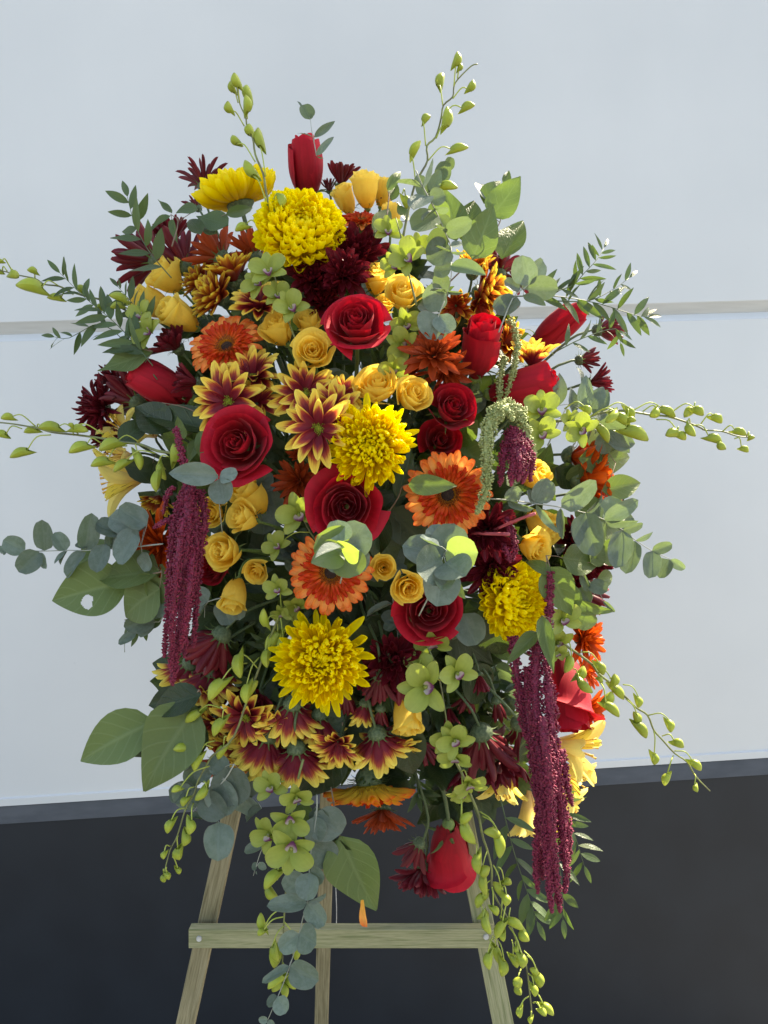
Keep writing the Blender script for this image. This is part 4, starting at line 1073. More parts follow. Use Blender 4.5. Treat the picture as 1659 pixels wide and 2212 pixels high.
DA(1035, 632, 56, (.82, .05), .03, 'sunlit bronze daisy with long yellow petals behind eucalyptus', el0=70, el1=28, N=28, m=M_BICOR)
DA(985, 660, 36, (-.1, -.5), .03, 'small bronze daisy under the eucalyptus branch', el1=20, m=M_BICOR)
DA(1030, 655, 40, (.55, -.5), .04, 'bronze daisy above the upright red rosebud', el1=25, m=M_BICOR)
DA(1088, 742, 42, (.6, .15), .04, 'bronze daisy between the two sideways red rosebuds and upright one', el1=28, m=M_BICOR)
DA(1150, 792, 52, (.0, .90), .0, 'yellow tipped daisy standing between two red rosebuds', el0=80, el1=42, N=24)
DA(412, 1435, 52, (-.30, -.86, -1), .03, 'yellow tipped daisy hanging behind the magenta tassel ends', el1=30)
DA(455, 1450, 52, (-.25, -.86, -1), .02, 'yellow tipped daisy below the maroon bloom near the tassels', el1=30)
DA(532, 1546, 60, (-.1, -.34), -.01, 'open yellow tipped daisy crossed by orchid buds', disc=True, el1=0, N=24)
DA(632, 1522, 56, (-.05, -.90, -1), .01, 'yellow tipped daisy hanging right below the lowest chrysanthemum', el1=34)
DA(577, 1590, 60, (-.32, -.86, -1), -.01, 'large yellow tipped daisy hanging under the open one', el1=34, N=28)
DA(502, 1592, 52, (-.45, -.70), .02, 'yellow tipped daisy hanging beside the descending orchid stem', el1=28)
DA(641, 1618, 56, (.06, -.93, -1), -.02, 'yellow tipped daisy hanging lowest on a straight stalk', el1=30)
DA(615, 1580, 50, (.1, -.88, -1), .03, 'yellow tipped daisy wedged among the hanging cluster', el1=40)
DA(732, 1600, 50, (-.18, -.55), -.01, 'yellow tipped daisy half open above the face down gerbera', el1=22)
DA(815, 1586, 54, (.22, -.88, -1), -.01, 'wide yellow tipped daisy hanging beside the hanging yellow rosebud', el1=33, N=28)
DA(788, 1520, 34, (-.15, -.93, -1), .02, 'small dark yellow tipped bud next to maroon buds', el1=58, N=18)

# ------------------------------------------------------------------ burgundy chrysanthemums
BU = lambda px, py, r, f, dd, lab, el0=82, el1=8, N=44, sh='narrow', **k: pom('b', px, py, r, f, dd, lab, M_BURG, 'burgundy_chrysanthemum', 'burgundy chrysanthemums', N, el0, el1, sh, **k)
BU(442, 402, 54, (-.12, .95, -1), .06, 'burgundy bloom fanning up behind the topmost yellow chrysanthemum', el1=25, sh='spider', N=34, sw=1.2)
BU(428, 450, 30, (-.5, .8, -1), .06, 'small burgundy bud below the topmost yellow chrysanthemum', el1=30, N=22)
BU(736, 398, 46, (.02, .93), .05, 'burgundy bloom between the tall rosebud and yellow trio', el1=38, N=30, sw=1.3)
BU(712, 412, 26, (-.1, .8), .07, 'tiny burgundy bud at the foot of the tall rosebud', el1=40, N=18)
BU(825, 440, 30, (.3, .8), .07, 'dark burgundy bud behind the topmost yellow trio', el1=30, N=24)
BU(338, 565, 78, (-.82, .42, -1), .02, 'big spiky burgundy bloom above the side yellow roses', el1=26, N=44, sw=1.1)
BU(402, 578, 72, (-.42, .85, -1), .02, 'burgundy bloom fanning up beside the rust daisy', el1=42, N=34, sw=1.1)
BU(375, 520, 52, (-.2, .9), .07, 'burgundy bloom behind the curling green leaves', el1=30)
BU(384, 752, 52, (-.55, .66), .0, 'burgundy bloom below the side yellow roses', el1=22, N=36, sw=1.3)
BU(676, 604, 50, (-.1, .25), .0, 'burgundy bloom nearest the bronze daisies in the upper cluster', el1=4, sw=1.5)
BU(768, 552, 58, (.15, .3), .0, 'topmost bloom of the upper burgundy cluster', el1=4, sw=1.5)
BU(745, 596, 50, (.1, .15), -.02, 'front bloom of the upper burgundy cluster', el1=4, sw=1.5)
BU(697, 655, 40, (-.1, .3), .02, 'burgundy bloom touching the open red rose', el1=10, sw=1.4)
BU(720, 640, 30, (.1, .6), .02, 'burgundy bud above the open red rose', el1=40, N=24, sw=1.3)
BU(424, 828, 50, (-.88, .20), -.03, 'small burgundy bud lying over the sideways red rosebud', el1=45, N=34)
BU(248, 822, 42, (-.4, .6), .04, 'burgundy bloom at the edge above the spidery one', sh='spider', sw=1.3)
BU(296, 868, 70, (-.70, .60, -1), .03, 'burgundy bloom fanning towards the sideways rosebud', el1=38, N=40, sw=1.1)
BU(222, 880, 58, (-.58, .12), .01, 'spidery burgundy bloom above the pale alstroemeria', sh='spider', N=60, el1=-8, sw=1.3)
BU(240, 925, 50, (-.5, -.4), .04, 'burgundy bloom just behind the orchid stem', sh='spider', N=40, sw=1.3)
BU(1080, 590, 48, (.08, .93, -1), .05, 'burgundy bloom against the big leaves near the top', el1=32, N=32, sw=1.4)
BU(1118, 610, 42, (.4, .6, -1), .06, 'burgundy bloom behind the round grey leaf', el1=25)
BU(1292, 713, 48, (.93, .2, -1), .05, 'uppermost small burgundy bloom on a side stalk', el1=42, N=30, sh='narrow')
BU(1252, 778, 40, (.93, .2, -1), .05, 'middle small burgundy bloom on a side stalk', el1=50, N=28)
BU(1276, 828, 44, (.93, .15), .05, 'small burgundy bloom tucked behind a grey green leaf', el1=48, N=28)
BU(1050, 1145, 60, (-.18, .1), -.01, 'upper of two deep burgundy blooms beside the gerbera', el1=0, N=70, sw=1.2)
BU(1062, 1225, 58, (-.1, -.1), -.0, 'lower deep burgundy bloom over the sideways chrysanthemum', el1=0, N=60, sw=1.2)
BU(1240, 1168, 50, (.3, .2), .03, 'burgundy bloom under the hanging eucalyptus leaves', el1=5, sw=1.3)
BU(1262, 1200, 58, (.5, -.6), .02, 'burgundy bloom pointing down below the eucalyptus leaves', el1=30, sw=1.2)
BU(1232, 1240, 44, (.4, -.4), .03, 'small dark burgundy bloom over the green leaf', el1=15, sw=1.3)
BU(1252, 1280, 62, (.80, -.45, -1), .02, 'burgundy bloom nodding outward above the lime orchid', el1=55, N=34, sw=1.1)
BU(478, 1372, 78, (-.62, -.70, -1), .0, 'maroon bloom seen from behind next to the tassels', el1=36, N=40, sw=1.2)
BU(470, 1430, 50, (-.2, -.8), .04, 'maroon bloom hanging under the one seen from behind', el1=25, sw=1.2)
BU(490, 1480, 40, (.2, -.8), .06, 'dark maroon bloom in shade behind the orchid buds', el1=25)
BU(850, 1422, 54, (.1, .05), .0, 'dark burgundy bloom beside the lowest chrysanthemum', el1=4, sw=1.5)
BU(812, 1448, 44, (-.1, -.2), .02, 'dark burgundy bloom touching the lowest chrysanthemum', el1=5, sw=1.5)
BU(820, 1462, 52, (.0, -.90, -1), -.01, 'nodding burgundy bloom with green calyx above the maroon buds', el1=48, N=34, sw=1.3)
BU(860, 1460, 56, (.35, -.82, -1), -.01, 'nodding burgundy bloom reaching to the green orchid', el1=42, N=34, sw=1.3)
BU(822, 1532, 40, (.0, -.94, -1), .01, 'small maroon bud hanging over the wide yellow tipped daisy', el1=62, N=24, sw=1.1)
BU(1035, 1460, 36, (.2, -.9), .02, 'dark burgundy bud behind the green orchid petal', el1=55, N=24, sw=1.2)
BU(1072, 1515, 42, (.25, -.92, -1), .02, 'closed maroon bud on its own stalk beside the tassels', el1=66, N=22, sw=1.1)
BU(970, 1530, 32, (.1, -.9), .06, 'shadowed maroon bud behind the orchid blooms', el1=60, N=20)
BU(1040, 1585, 86, (.30, -.84, -1), -.01, 'large nodding burgundy bloom in the lower stalk fan', el1=40, N=44, sh='spider', sw=1.7)
BU(1124, 1562, 76, (.52, -.70, -1), -.03, 'nodding burgundy bloom lying over the amaranth', el1=38, N=36, sh='spider', sw=1.7)
BU(1080, 1640, 62, (.3, -.86), .01, 'burgundy bloom under the large nodding one', el1=25, N=44, sh='spider', sw=1.5)
BU(1080, 1600, 44, (.2, -.9), .05, 'small shadowed burgundy bloom between the nodding pair', el1=45, N=26)
BU(906, 1822, 50, (-.40, -.84, -1), .02, 'burgundy bloom beside the hanging rose, upper of two', el1=45, N=34, sw=1.2)
BU(912, 1878, 58, (-.30, -.82), .03, 'burgundy bloom beside the hanging rose, lower of two', el1=22, N=44, sw=1.3)

BU(745, 1495, 44, (-.1, -.9, -1), .03, 'maroon bloom hanging in the gap beneath the lowest chrysanthemum', el1=40, N=30, sw=1.2)
BU(905, 1600, 50, (.1, -.9, -1), .03, 'maroon bloom hanging between yellow rosebud and orchid cascade', el1=40, N=32, sw=1.2)
BU(1000, 1665, 48, (.0, -.9), .03, 'shadowed burgundy bloom behind the orchid cascade', el1=30, N=32, sw=1.2)
BU(1010, 1500, 40, (-.1, -.9, -1), .04, 'maroon bloom deep in the lower stalk fan', el1=45, N=26, sw=1.2)
DA(690, 1545, 46, (.05, -.9, -1), .03, 'yellow tipped daisy hanging just above the dark broad leaf', el1=36)
DA(598, 1645, 46, (-.15, -.85), .03, 'yellow tipped daisy peeping out under the hanging cluster', el1=25)
DA(862, 1600, 40, (.2, -.80), .0, 'yellow tipped daisy behind the wide hanging one', el1=25)
DA(548, 1640, 46, (-.25, -.66), .0, 'yellow tipped daisy tilted outward at the foot of the hanging cluster', el1=20)
DA(596, 1562, 40, (.05, -.55), .0, 'small yellow tipped daisy facing out between two hanging ones', el1=15)
DA(468, 1556, 38, (-.4, -.5), .0, 'small yellow tipped daisy against the broad pale leaf', el1=18)
DA(455, 1500, 36, (-.35, -.6), .01, 'small yellow tipped daisy behind the descending orchid buds', el1=20)
BU(430, 1395, 36, (-.4, -.3), .01, 'small maroon bloom touching the magenta tassels', el1=12, N=36, sw=1.2)
BU(560, 1500, 38, (-.1, -.7), .03, 'small maroon bloom under the orchid buds and lowest chrysanthemum', el1=18, N=34, sw=1.2)
RU(470, 1640, 48, (-.3, -.85), .05, 'small rust daisy under the hanging bronze cluster', el1=25)

# ------------------------------------------------------------------ alstroemeria
alstro(262, 925, 58, (-.40, .55), .02, 'pale alstroemeria bloom just above the orchid stem')
alstro(330, 930, 58, (-.05, .60), .01, 'pale alstroemeria bloom with spotted throat near the tassel top')
alstro(278, 1034, 104, (-.92, -.16), -.01, 'pale alstroemeria trumpet pointing outward below the orchid buds', el=60)
alstro(262, 985, 62, (-.6, -.2), .03, 'pale alstroemeria bloom behind the orchid buds')
alstro(1226, 1610, 108, (.86, .02), -.01, 'sunlit alstroemeria bloom right below the drooping rose', el=62)
alstro(1212, 1668, 100, (.80, -.35), .0, 'sunlit alstroemeria bloom beside the amaranth middle', el=62)
alstro(1205, 1730, 78, (.65, -.5), .03, 'smaller alstroemeria bloom lowest beside the amaranth', el=60)
alstro(1084, 1680, 78, (-.1, -.85), .01, 'faded alstroemeria bloom hanging under the burgundy pair', el=66)
alstro(1140, 1745, 100, (-.12, -.90), .03, 'deep yellow alstroemeria bloom hanging behind the amaranth', el=68)

# ------------------------------------------------------------------ orchid sprays
orchid([(960,1390),(925,1240),(905,1110),(840,950),(820,820),(775,730),(760,640),(715,540),(688,400)],
 [(715,540,692,400,662,283),(700,530,655,440,632,352),(770,640,783,600,765,462),(775,660,775,490,765,382),(750,718,628,610,610,515),
  (825,815,795,790,785,700),(840,1012,690,865,650,795),(925,1130,876,885,858,732),(940,1370,822,1125,752,1000),(960,1390,1055,1280,1060,1375),(970,1520,960,1470,1050,1355),(880,1560,765,1520,675,1570)],
 1.04, 1.05, 'green orchid bud spray rising in front of the topmost chrysanthemum', crop=1, r=2.6)
orchid([(590,1650),(640,1400),(690,1200),(730,1120),(795,1000),(790,880),(860,810),(905,660),(925,550),(1000,480),(1010,400),(1040,340),(1150,230),(1205,212)],
 [(1010,395,1030,225,1045,110),(1040,330,1058,265,1065,200),(920,550,880,385,918,283),(1000,495,1140,430,1172,342),(905,660,1075,568,1182,542),
  (865,820,952,720,958,560),(780,880,750,672,818,630),(800,1000,985,905,1128,888),(700,1190,655,950,735,835),(830,1222,898,1195,1042,1218),(590,1270,615,1290,632,1395)],
 1.05, 1.08, 'tall green orchid bud spray with forked tip at the top', crop=2, r=2.6,
 blooms=((470,1590,36,(.1,.2),0),))
orchid([(1300,760),(1090,700),(900,600),(710,555),(580,515),(480,470),(360,455),(290,410),(150,380),(0,340),(-90,320)],
 [(90,330,20,262,-25,275),(285,402,300,345,222,335),(475,465,345,475,130,455),(120,375,90,365,150,395),(60,350,20,350,-30,360),(600,540,500,560,385,560),(700,560,690,510,620,470),(900,600,860,640,770,650),(1080,690,1030,570,890,540),(1080,690,1000,620,900,640)],
 1.10, 1.17, 'orchid bud spray reaching out along the ruscus over the groove', crop=3, r=2.4,
 blooms=((1170,720,38,(-.4,.3),.3),(1230,850,42,(-.5,.1),1)))
orchid([(1500,600),(1420,590),(1280,570),(1150,520),(1000,500),(840,470),(620,440),(430,420),(300,385),(100,350),(-60,335)],
 [(290,370,105,288,5,300),(180,390,50,432,-40,435),(415,440,225,560,80,620),(640,432,480,370,310,375),(350,395,300,390,195,415),(845,440,600,372,560,345),(600,440,590,380,720,405),(820,505,712,512,560,580),(1140,500,965,485,805,560),
  (1040,530,880,640,740,690),(1270,590,1035,645,925,740),(1110,540,1120,580,1150,725),(1380,620,1290,680,1350,810),(1400,620,1430,660,1420,510),(1350,720,1280,740,1270,905)],
 1.03, 1.10, 'long orchid bud spray reaching out past the alstroemeria', crop=7, r=3.2)
orchid([(300,1345),(400,1330),(540,1310),(600,1288),(750,1272),(930,1300),(1050,1312),(1200,1360),(1260,1385),(1290,1400),(1400,1408),(1500,1440),(1585,1446)],
 [(370,1260,500,1245,540,1295),(620,1270,785,1250,815,1335),(540,1310,715,1285,640,1350),(780,1270,780,1330,838,1335),(640,1290,710,1290,800,1370),(740,1300,775,1385,920,1462),(820,1270,1000,1250,1095,1310),(880,1278,985,1270,930,1315),(1075,1278,1215,1252,1280,1300),(1215,1252,1215,1252,1150,1312),(970,1330,1110,1415,1165,1460),(1100,1410,1110,1410,1030,1430),
  (1190,1350,1165,1370,1222,1440),(1260,1360,1340,1302,1400,1350),(1200,1370,1310,1435,1400,1480),(1340,1450,1370,1490,1422,1525),(1400,1410,1480,1395,1560,1430),(1560,1440,1570,1450,1612,1445),(1480,1455,1525,1510,1572,1540),(520,1340,600,1370,660,1480)],
 1.05, 1.10, 'lime orchid spray with open blooms reaching out in the sun', crop=6, r=2.9,
 blooms=((215,1275,46,(-.05,.2),.1,-.03),(215,1430,42,(.0,.05),.6,-.05),(480,1400,40,(-.2,-.1),1.0,-.03),(395,1350,30,(.4,.1),.3,0)))
orchid([(440,470),(500,520),(560,560),(680,650),(740,730),(840,810),(960,920),(1050,1010),(1140,1070),(1190,1190),(1260,1270),(1360,1380),(1460,1450),(1520,1550),(1560,1600),(1650,1690)],
 [(480,450,520,600,470,725),(530,690,575,780,625,670),(560,740,575,790,690,890),(590,555,740,640,785,740),(740,740,735,760,775,800),(740,760,800,970,855,880),(750,800,800,970,912,1080),(690,650,870,825,875,735),(830,770,865,830,950,940),(940,820,1065,920,1070,1010),(960,935,1075,1135,1030,1040),(1040,1060,1060,1130,1135,1255),(1150,1070,1315,1110,1335,1210),(1190,1195,1195,1385,1200,1475),(1260,1240,1355,1275,1438,1330),(1360,1362,1505,1440,1580,1520),(1350,1400,1300,1550,1275,1645),(1520,1550,1525,1640,1545,1700)],
 1.06, 1.10, 'arching orchid bud spray falling outward over the drooping rose', crop=14, r=2.8,
 blooms=((440,290,44,(.2,.1),.2,-.01),(410,470,40,(-.1,-.3),1.2,0),(400,560,26,(.1,-.3),.4,.0)))
orchid([(608,1320,0),(575,1400,0),(553,1462,0),(538,1500,0),(505,1592,0),(464,1598+30,0),(453,1640,0),(428,1687,0),(420,1713,0),(400,1750,0),(383,1806,0),(368,1835,0),(358,1872,0),(355,1890,0)],
 [(600,1330,572,1352,568,1315),(600,1330,600,1365,574,1410),(585,1370,574,1405,575,1442),(605,1330,612,1380,600,1400),(558,1445,512,1415,518,1465),(534,1432,480,1468,450,1512),(560,1420,533,1478,530,1520),(555,1470,530,1500,556,1470),(478,1530,430,1536,400,1560),(490,1530,480,1552,460,1590),(465,1600,430,1630,418,1665),(460,1615,405,1614,374,1618),(490,1590,483,1612,470,1640),(452,1655,390,1700,370,1710),
  (440,1690,447,1702,422,1730),(420,1700,402,1722,393,1742),(400,1745,370,1772,360,1800),(418,1735,414,1772,410,1803),(402,1790,405,1800,398,1828),(385,1805,384,1832,386,1858),(368,1828,355,1840,352,1856),(372,1850,384,1875,388,1888),(360,1875,360,1885,366,1900),(356,1880,354,1890,354,1906)],
 1.00, 1.04, 'curving orchid bud spray hanging over the yellow tipped daisies', crop=0, r=2.6,
 blooms=((602,1272,34,(-.2,.0),.3,-.01),(640,1308,36,(.1,-.4),.9,.02),(610,1325,26,(-.2,-.4),.2,.02)))
orchid([(655,1640,0),(640,1700,0),(632,1760,0),(626,1830,0),(617,1930,0),(613,2000,0),(611,2060,0),(608,2120,0)],
 [(610,1870,600,1880,570,1920),(600,1900,575,1920,600,1945),(612,1960,567,2010,562,1972),(614,1980,570,2008,556,2020),(613,2000,588,2045,600,2080),(612,2060,605,2040,590,2090),(611,2085,610,2105,578,2135),(612,2100,605,2120,588,2142),(613,1990,640,2040,640,2075),(612,2080,620,2115,640,2135),(610,2110,612,2125,618,2158)],
 1.03, 1.05, 'hanging green orchid spray with purple lipped bloom before the crossbar', crop=0, r=2.6,
 blooms=((630,1828,58,(.02,-.05),2.9,-.02),(628,1770,46,(.05,-.1),3.3,-.01),(585,1800,46,(-.55,-.1),.8,.0),(640,1720,40,(.2,-.3),.3,.0),(588,1700,40,(-.3,.2),.4,.01)))
orchid([(560,0),(690,230),(760,400),(800,500),(830,650),(860,740),(890,870),(890,980),(930,1080),(1000,1200),(1050,1330),(1110,1480),(1130,1600),(1140,1700),(1150,1800),(1140,1880)],
 [(690,380,690,560,760,500),(690,400,695,575,780,705),(810,490,940,640,838,618),(830,520,940,645,945,795),(790,700,790,770,800,900),(860,745,820,905,870,850),(840,850,825,910,850,1040),(900,840,955,1020,900,950),(960,980,985,1030,985,1110),(850,950,830,1060,870,1020),(930,850,970,940,1020,960),(880,940,830,1030,790,1120),
  (890,980,900,1110,930,1170),(820,1100,830,1190,855,1135),(850,1120,835,1180,880,1295),(990,1080,960,1210,915,1320),(960,1000,950,1190,950,1165),(1010,1120,1000,1190,1100,1260),(1090,1250,1075,1270,1130,1340),(960,1250,960,1280,965,1340),(900,1300,865,1415,870,1525),(900,1320,915,1370,935,1480),(930,1330,970,1465,960,1570),(1000,1240,1085,1420,1095,1515),(1020,1330,1030,1430,1060,1510),(1040,1350,1045,1370,1060,1420),
  (1100,1400,1190,1550,1140,1515),(1120,1430,1190,1550,1210,1640),(1080,1520,1048,1630,1075,1580),(1060,1600,1050,1630,1080,1690),(1130,1550,1165,1625,1175,1700),(1140,1655,1225,1745,1295,1820),(1160,1740,1205,1775,1245,1825),(1130,1700,1072,1770,1072,1840),(1145,1800,1145,1830,1140,1878)],
 .99, 1.04, 'longest orchid spray cascading over the crossbar end in the sun', crop=16, r=2.9,
 blooms=((740,300,42,(.1,-.5),.3,-.01),(650,130,40,(-.1,-.4),.1,.0),(650,20,44,(-.1,-.1),.7,-.01),(700,350,38,(-.1,-.7),1.5,.02)))
def single_orchid(px, py, r, f, d, label, blooms, path):
    return orchid(path, [], d, d, label, blooms=blooms, r=2.2)
single_orchid(0, 0, 0, 0, 1.0, 'pale green orchid pair with purple lips near the hanging yellow rosebud',
 ((920, 1482, 62, (-.1, .05), 1.6, -.03), (985, 1455, 48, (.3, .1), .5, -.02), (905, 1440, 36, (-.1, .4), .2, .02), (935, 1385, 44, (.0, -.6), .3, .03), (970, 1590, 46, (.0, -.3), .2, -.01)), [(880, 1330), (925, 1400), (950, 1470), (965, 1560), (980, 1640)])
single_orchid(0, 0, 0, 0, .99, 'green orchid blooms above the yellow spray rose by the eucalyptus',
 ((878, 562, 46, (.0, .1), 1.0, -.02), (900, 540, 38, (.3, .3), .1, .01), (855, 575, 34, (-.3, -.1), .4, .0)), [(900, 660), (885, 600), (868, 520), (855, 470)])
single_orchid(0, 0, 0, 0, 1.02, 'green orchid blooms between rust daisies and bronze daisy',
 ((582, 590, 46, (-.1, .3), .2, -.01), (560, 615, 40, (-.3, .2), 1.0, .0), (628, 668, 42, (.2, .2), .7, .0), (600, 640, 34, (.1, .2), .3, .01)), [(650, 760), (625, 700), (600, 620), (585, 570)])
single_orchid(0, 0, 0, 0, 1.0, 'dim green orchid bloom beside the spiral red rose',
 ((648, 1112, 52, (-.1, -.02), .4, -.01), (600, 1180, 34, (-.2, .2), .8, .02)), [(700, 1190), (670, 1150), (640, 1090)])
single_orchid(0, 0, 0, 0, 1.02, 'green orchid blooms below the yellow roses behind the open red rose',
 ((875, 700, 40, (.2, -.4), .5, .0), (868, 745, 42, (.1, -.3), 1.2, .0), (850, 800, 36, (.0, -.2), .2, .0)), [(880, 660), (875, 720), (858, 800)])

# ------------------------------------------------------------------ amaranth
def amar(label, mat, strands, gr, dens=1.0, group=None):
    a = strands[0][0]
    root = thing('amaranth', TRS(P(*a)), label, 'amaranth', group)
    for i, s_ in enumerate(strands):
        pts, (r0, r1) = s_[:-1], s_[-1]
        k = pts[0][2]/1659
        tassel(root, [P(*q) for q in pts], r0*k*.95, r1*k*.85, gr*k, mat, seed=i+int(a[0]), dens=dens)
    return root
q = .955
amar('long magenta amaranth hanging beside the grey paired leaves', M_AMAR, [
 [(380,925,q+.03),(392,980,q),(402,1040,q),(400,1100,q),(6.2,8.1)],
 [(400,1060,q),(378,1130,q-.02),(368,1230,q-.02),(362,1330,q-.02),(354,1420,q-.01),(11.7,5.0)],
 [(408,1050,q),(404,1150,q-.03),(396,1260,q-.03),(386,1370,q-.02),(372,1480,q),(15.6,6.8)],
 [(412,1060,q),(424,1140,q-.01),(420,1240,q-.01),(404,1340,q),(398,1420,q),(13.3,5.0)],
 [(430,1060,q+.01),(442,1120,q),(432,1200,q),(425,1290,q),(418,1400,q+.01),(10.9,4.3)],
 [(375,1050,q),(360,1075,q),(352,1110,q),(7.0,3.7)],
 [(372,1120,q-.01),(350,1130,q-.02),(332,1140,q-.01),(6.2,3.7)],
 [(396,1120,q-.03),(382,1230,q-.05),(374,1330,q-.05),(368,1445,q-.02),(10.9,5.0)],
 [(416,1180,q-.02),(410,1270,q-.045),(398,1350,q-.04),(392,1400,q-.02),(10.9,5.0)]], 2.7)
amar('longest magenta amaranth falling past the crossbar height', M_AMAR, [
 [(1188,1235,q+.06),(1186,1330,q+.05),(1178,1420,q+.02),(1190,1520,q),(8.6,10.1)],
 [(1108,1375,q+.05),(1118,1470,q+.03),(1128,1540,q+.02),(1140,1600,q+.01),(10.3,10.1)],
 [(1160,1380,q+.03),(1155,1480,q+.01),(1162,1570,q-.01),(1170,1660,q-.01),(1166,1780,q),(1172,1900,q+.01),(15.5,9.4)],
 [(1140,1440,q+.03),(1138,1520,q+.02),(1150,1640,q),(1156,1720,q),(12.0,7.2)],
 [(1185,1480,q),(1192,1580,q-.01),(1204,1680,q-.02),(1212,1780,q-.01),(1222,1880,q),(15.5,8.6)],
 [(1170,1550,q-.02),(1184,1660,q-.04),(1188,1780,q-.03),(1200,1890,q-.01),(1210,1970,q+.01),(17.2,6.5)],
 [(1170,1640,q),(1165,1760,q-.01),(1158,1860,q),(1162,1930,q+.01),(12.0,5.0)],
 [(1190,1700,q-.02),(1186,1820,q-.02),(1186,1900,q-.01),(1192,1972,q),(13.8,5.8)],
 [(1205,1700,q),(1224,1780,q),(1226,1850,q+.01),(1220,1930,q+.01),(12.0,5.8)],
 [(1212,1620,q-.01),(1226,1700,q-.01),(1236,1740,q),(10.3,5.0)],
 [(1160,1600,q-.02),(1174,1720,q-.03),(1176,1840,q-.02),(12.0,6.5)]], 2.7)
amar('small bunch of magenta amaranth beneath the green one', M_AMAR, [
 [(1110,925,q),(1095,960,q-.01),(1085,1000,q-.02),(1080,1050,q-.02),(13,7)],
 [(1112,930,q),(1112,970,q-.02),(1108,1010,q-.03),(1104,1050,q-.03),(15,8)],
 [(1115,940,q),(1130,970,q-.02),(1132,1010,q-.02),(1128,1045,q-.02),(14,8)],
 [(1120,940,q),(1140,965,q-.01),(1148,1000,q-.01),(1146,1040,q-.01),(12,7)],
 [(1108,950,q),(1120,985,q-.03),(1122,1020,q-.03),(1118,1040,q-.03),(14,9)]], 2.6)
amar('pale green amaranth arching over the magenta bunch', M_AMAG, [
 [(1130,905,q+.01),(1112,884,q),(1085,880,q-.01),(1062,900,q-.02),(1050,950,q-.03),(1052,1010,q-.03),(1050,1060,q-.02),(1030,1110,q-.01),(16,10)],
 [(1100,880,q),(1078,890,q-.02),(1060,930,q-.02),(1056,980,q-.02),(16,13)],
 [(1080,880,q-.02),(1100,890,q-.02),(1108,910,q-.02),(13,8)],
 [(1110,885,q),(1132,920,q),(1146,960,q),(1154,1000,q+.01),(12,7)]], 2.9, group=None)
amar('thin green amaranth behind the upright red rosebud', M_AMAG, [
 [(1100,690,1.06),(1116,730,1.05),(1112,790,1.05),(1092,860,1.06),(8,6)],
 [(1090,770,1.06),(1080,820,1.06),(1078,880,1.06),(8,6)]], 2.8)
amar('short magenta amaranth between burgundy blooms and yellow chrysanthemum', M_AMAR, [
 [(1090,1120,1.0),(1105,1150,.99),(1112,1180,.99),(1108,1210,1.0),(8,6)],
 [(1080,1160,1.0),(1095,1190,.99),(1102,1215,1.0),(8,6)]], 2.7)
st = thing('cut_stem', TRS(P(1090, 1125, .98)), 'two pink cut stem ends sticking out beside burgundy blooms', 'stem')
tube('stem_end', [P(1060, 1148, 1.0), P(1110, 1126, .97), P(1156, 1109, .95)], .0018, .0020, M_STEMP, st, 8, 3)
tube('stem_end', [P(1020, 1152, 1.0), P(1060, 1153, .98), P(1100, 1154, .96)], .0022, .0024, M_STEMP, st, 8, 3)

# one fallen petal caught on the hanging broad leaf
fp = mobj('fallen_petal', strap('fallen_petal', .21, M_GERB_O, .1, .2, cup=.8, point=.1, wide=.8, root=.2), None, TRS(P(784, 1944, .985), frame(Vector((.006, 0, -.04)), Vector((-.5, -1, 0))), .033))
tag(fp, 'narrow orange petal hanging at the tip of the lowest broad leaf', 'petal')
# ------------------------------------------------------------------ eucalyptus
GE = 'eucalyptus branches'
def euc(label, path, leaves, d, mat=None, crop=0, kind='euc', dn=None, sr=1.7):
    return leafy('eucalyptus_branch', path, leaves, label, 'eucalyptus', GE, kind, mat or M_EUC, d, M_EUCST, sr, crop=crop)
euc('grey eucalyptus branch hanging near the top, sunlit rims along its stem', [(700,1080),(750,1200),(830,1350),(880,1450),(940,1590),(985,1700),(995,1830),(985,1970),(960,2080),(900,2210)], [
 (745,1225,780,975,.45,70), (745,1220,540,1190,.55,55), (790,1290,700,1440,.95,10,-.02), (815,1320,940,1290,1.2,-10,.0), (860,1405,985,1360,.5,60,-.03), (860,1410,755,1500,.35,55,-.03),
 (880,1460,660,1560,1.05,5,-.01,'euc',M_EUCG), (890,1450,960,1560,.9,15,.01,'euc',M_EUCG), (945,1590,1175,1500,.62,35,-.02), (945,1590,850,1560,.4,60,-.03), (955,1600,800,1700,1.0,-10,.01,'euc',M_EUCG),
 (985,1700,1080,1690,1.1,-25,.0), (985,1710,790,1810,1.1,0,.0), (990,1750,1135,1730,.16,60,-.03), (990,1750,835,1740,.16,60,-.02), (995,1880,860,1910,1.15,0,.02),
 (985,1860,1275,1960,.55,10,-.05,'eucl',M_EUCG), (975,1960,850,2020,1.2,-12,.02), (960,2070,1090,2080,.22,65,-.02), (955,2075,815,2070,.22,60,-.02), (950,2080,770,2180,1.1,0,.02), (900,2210,740,2200,1.0,10,.03)],
 (.93,.99), crop=2)
euc('round grey eucalyptus leaf standing below the hanging branch', [(960,650),(945,690),(938,730)], [(945,680,918,728,1.35,0), (948,680,968,725,1.0,10)], (.98,.99), sr=1.5)
euc('sun-tinted lime and grey eucalyptus tip over the gerbera eye', [(735,1260),(742,1225),(738,1195),(740,1180)], [
 (738,1190,690,1150,1.3,0,-.03,'euc',M_EUC_SUN), (738,1190,776,1185,1.2,10,-.05,'eucl',M_EUC_SUN), (745,1190,790,1135,1.15,8,.0), (742,1195,668,1215,1.05,-10,-.04,'eucl',M_EUC_SUN), (742,1200,775,1250,1.15,10,-.02,'euc',M_EUC_SUN),
 (742,1205,702,1228,1.4,20,-.01), (740,1185,685,1200,.42,30,-.07,'eucl'), (735,1170,735,1125,1.2,10,.01), (748,1205,795,1220,1.2,0,.01)],
 (.90,.82))
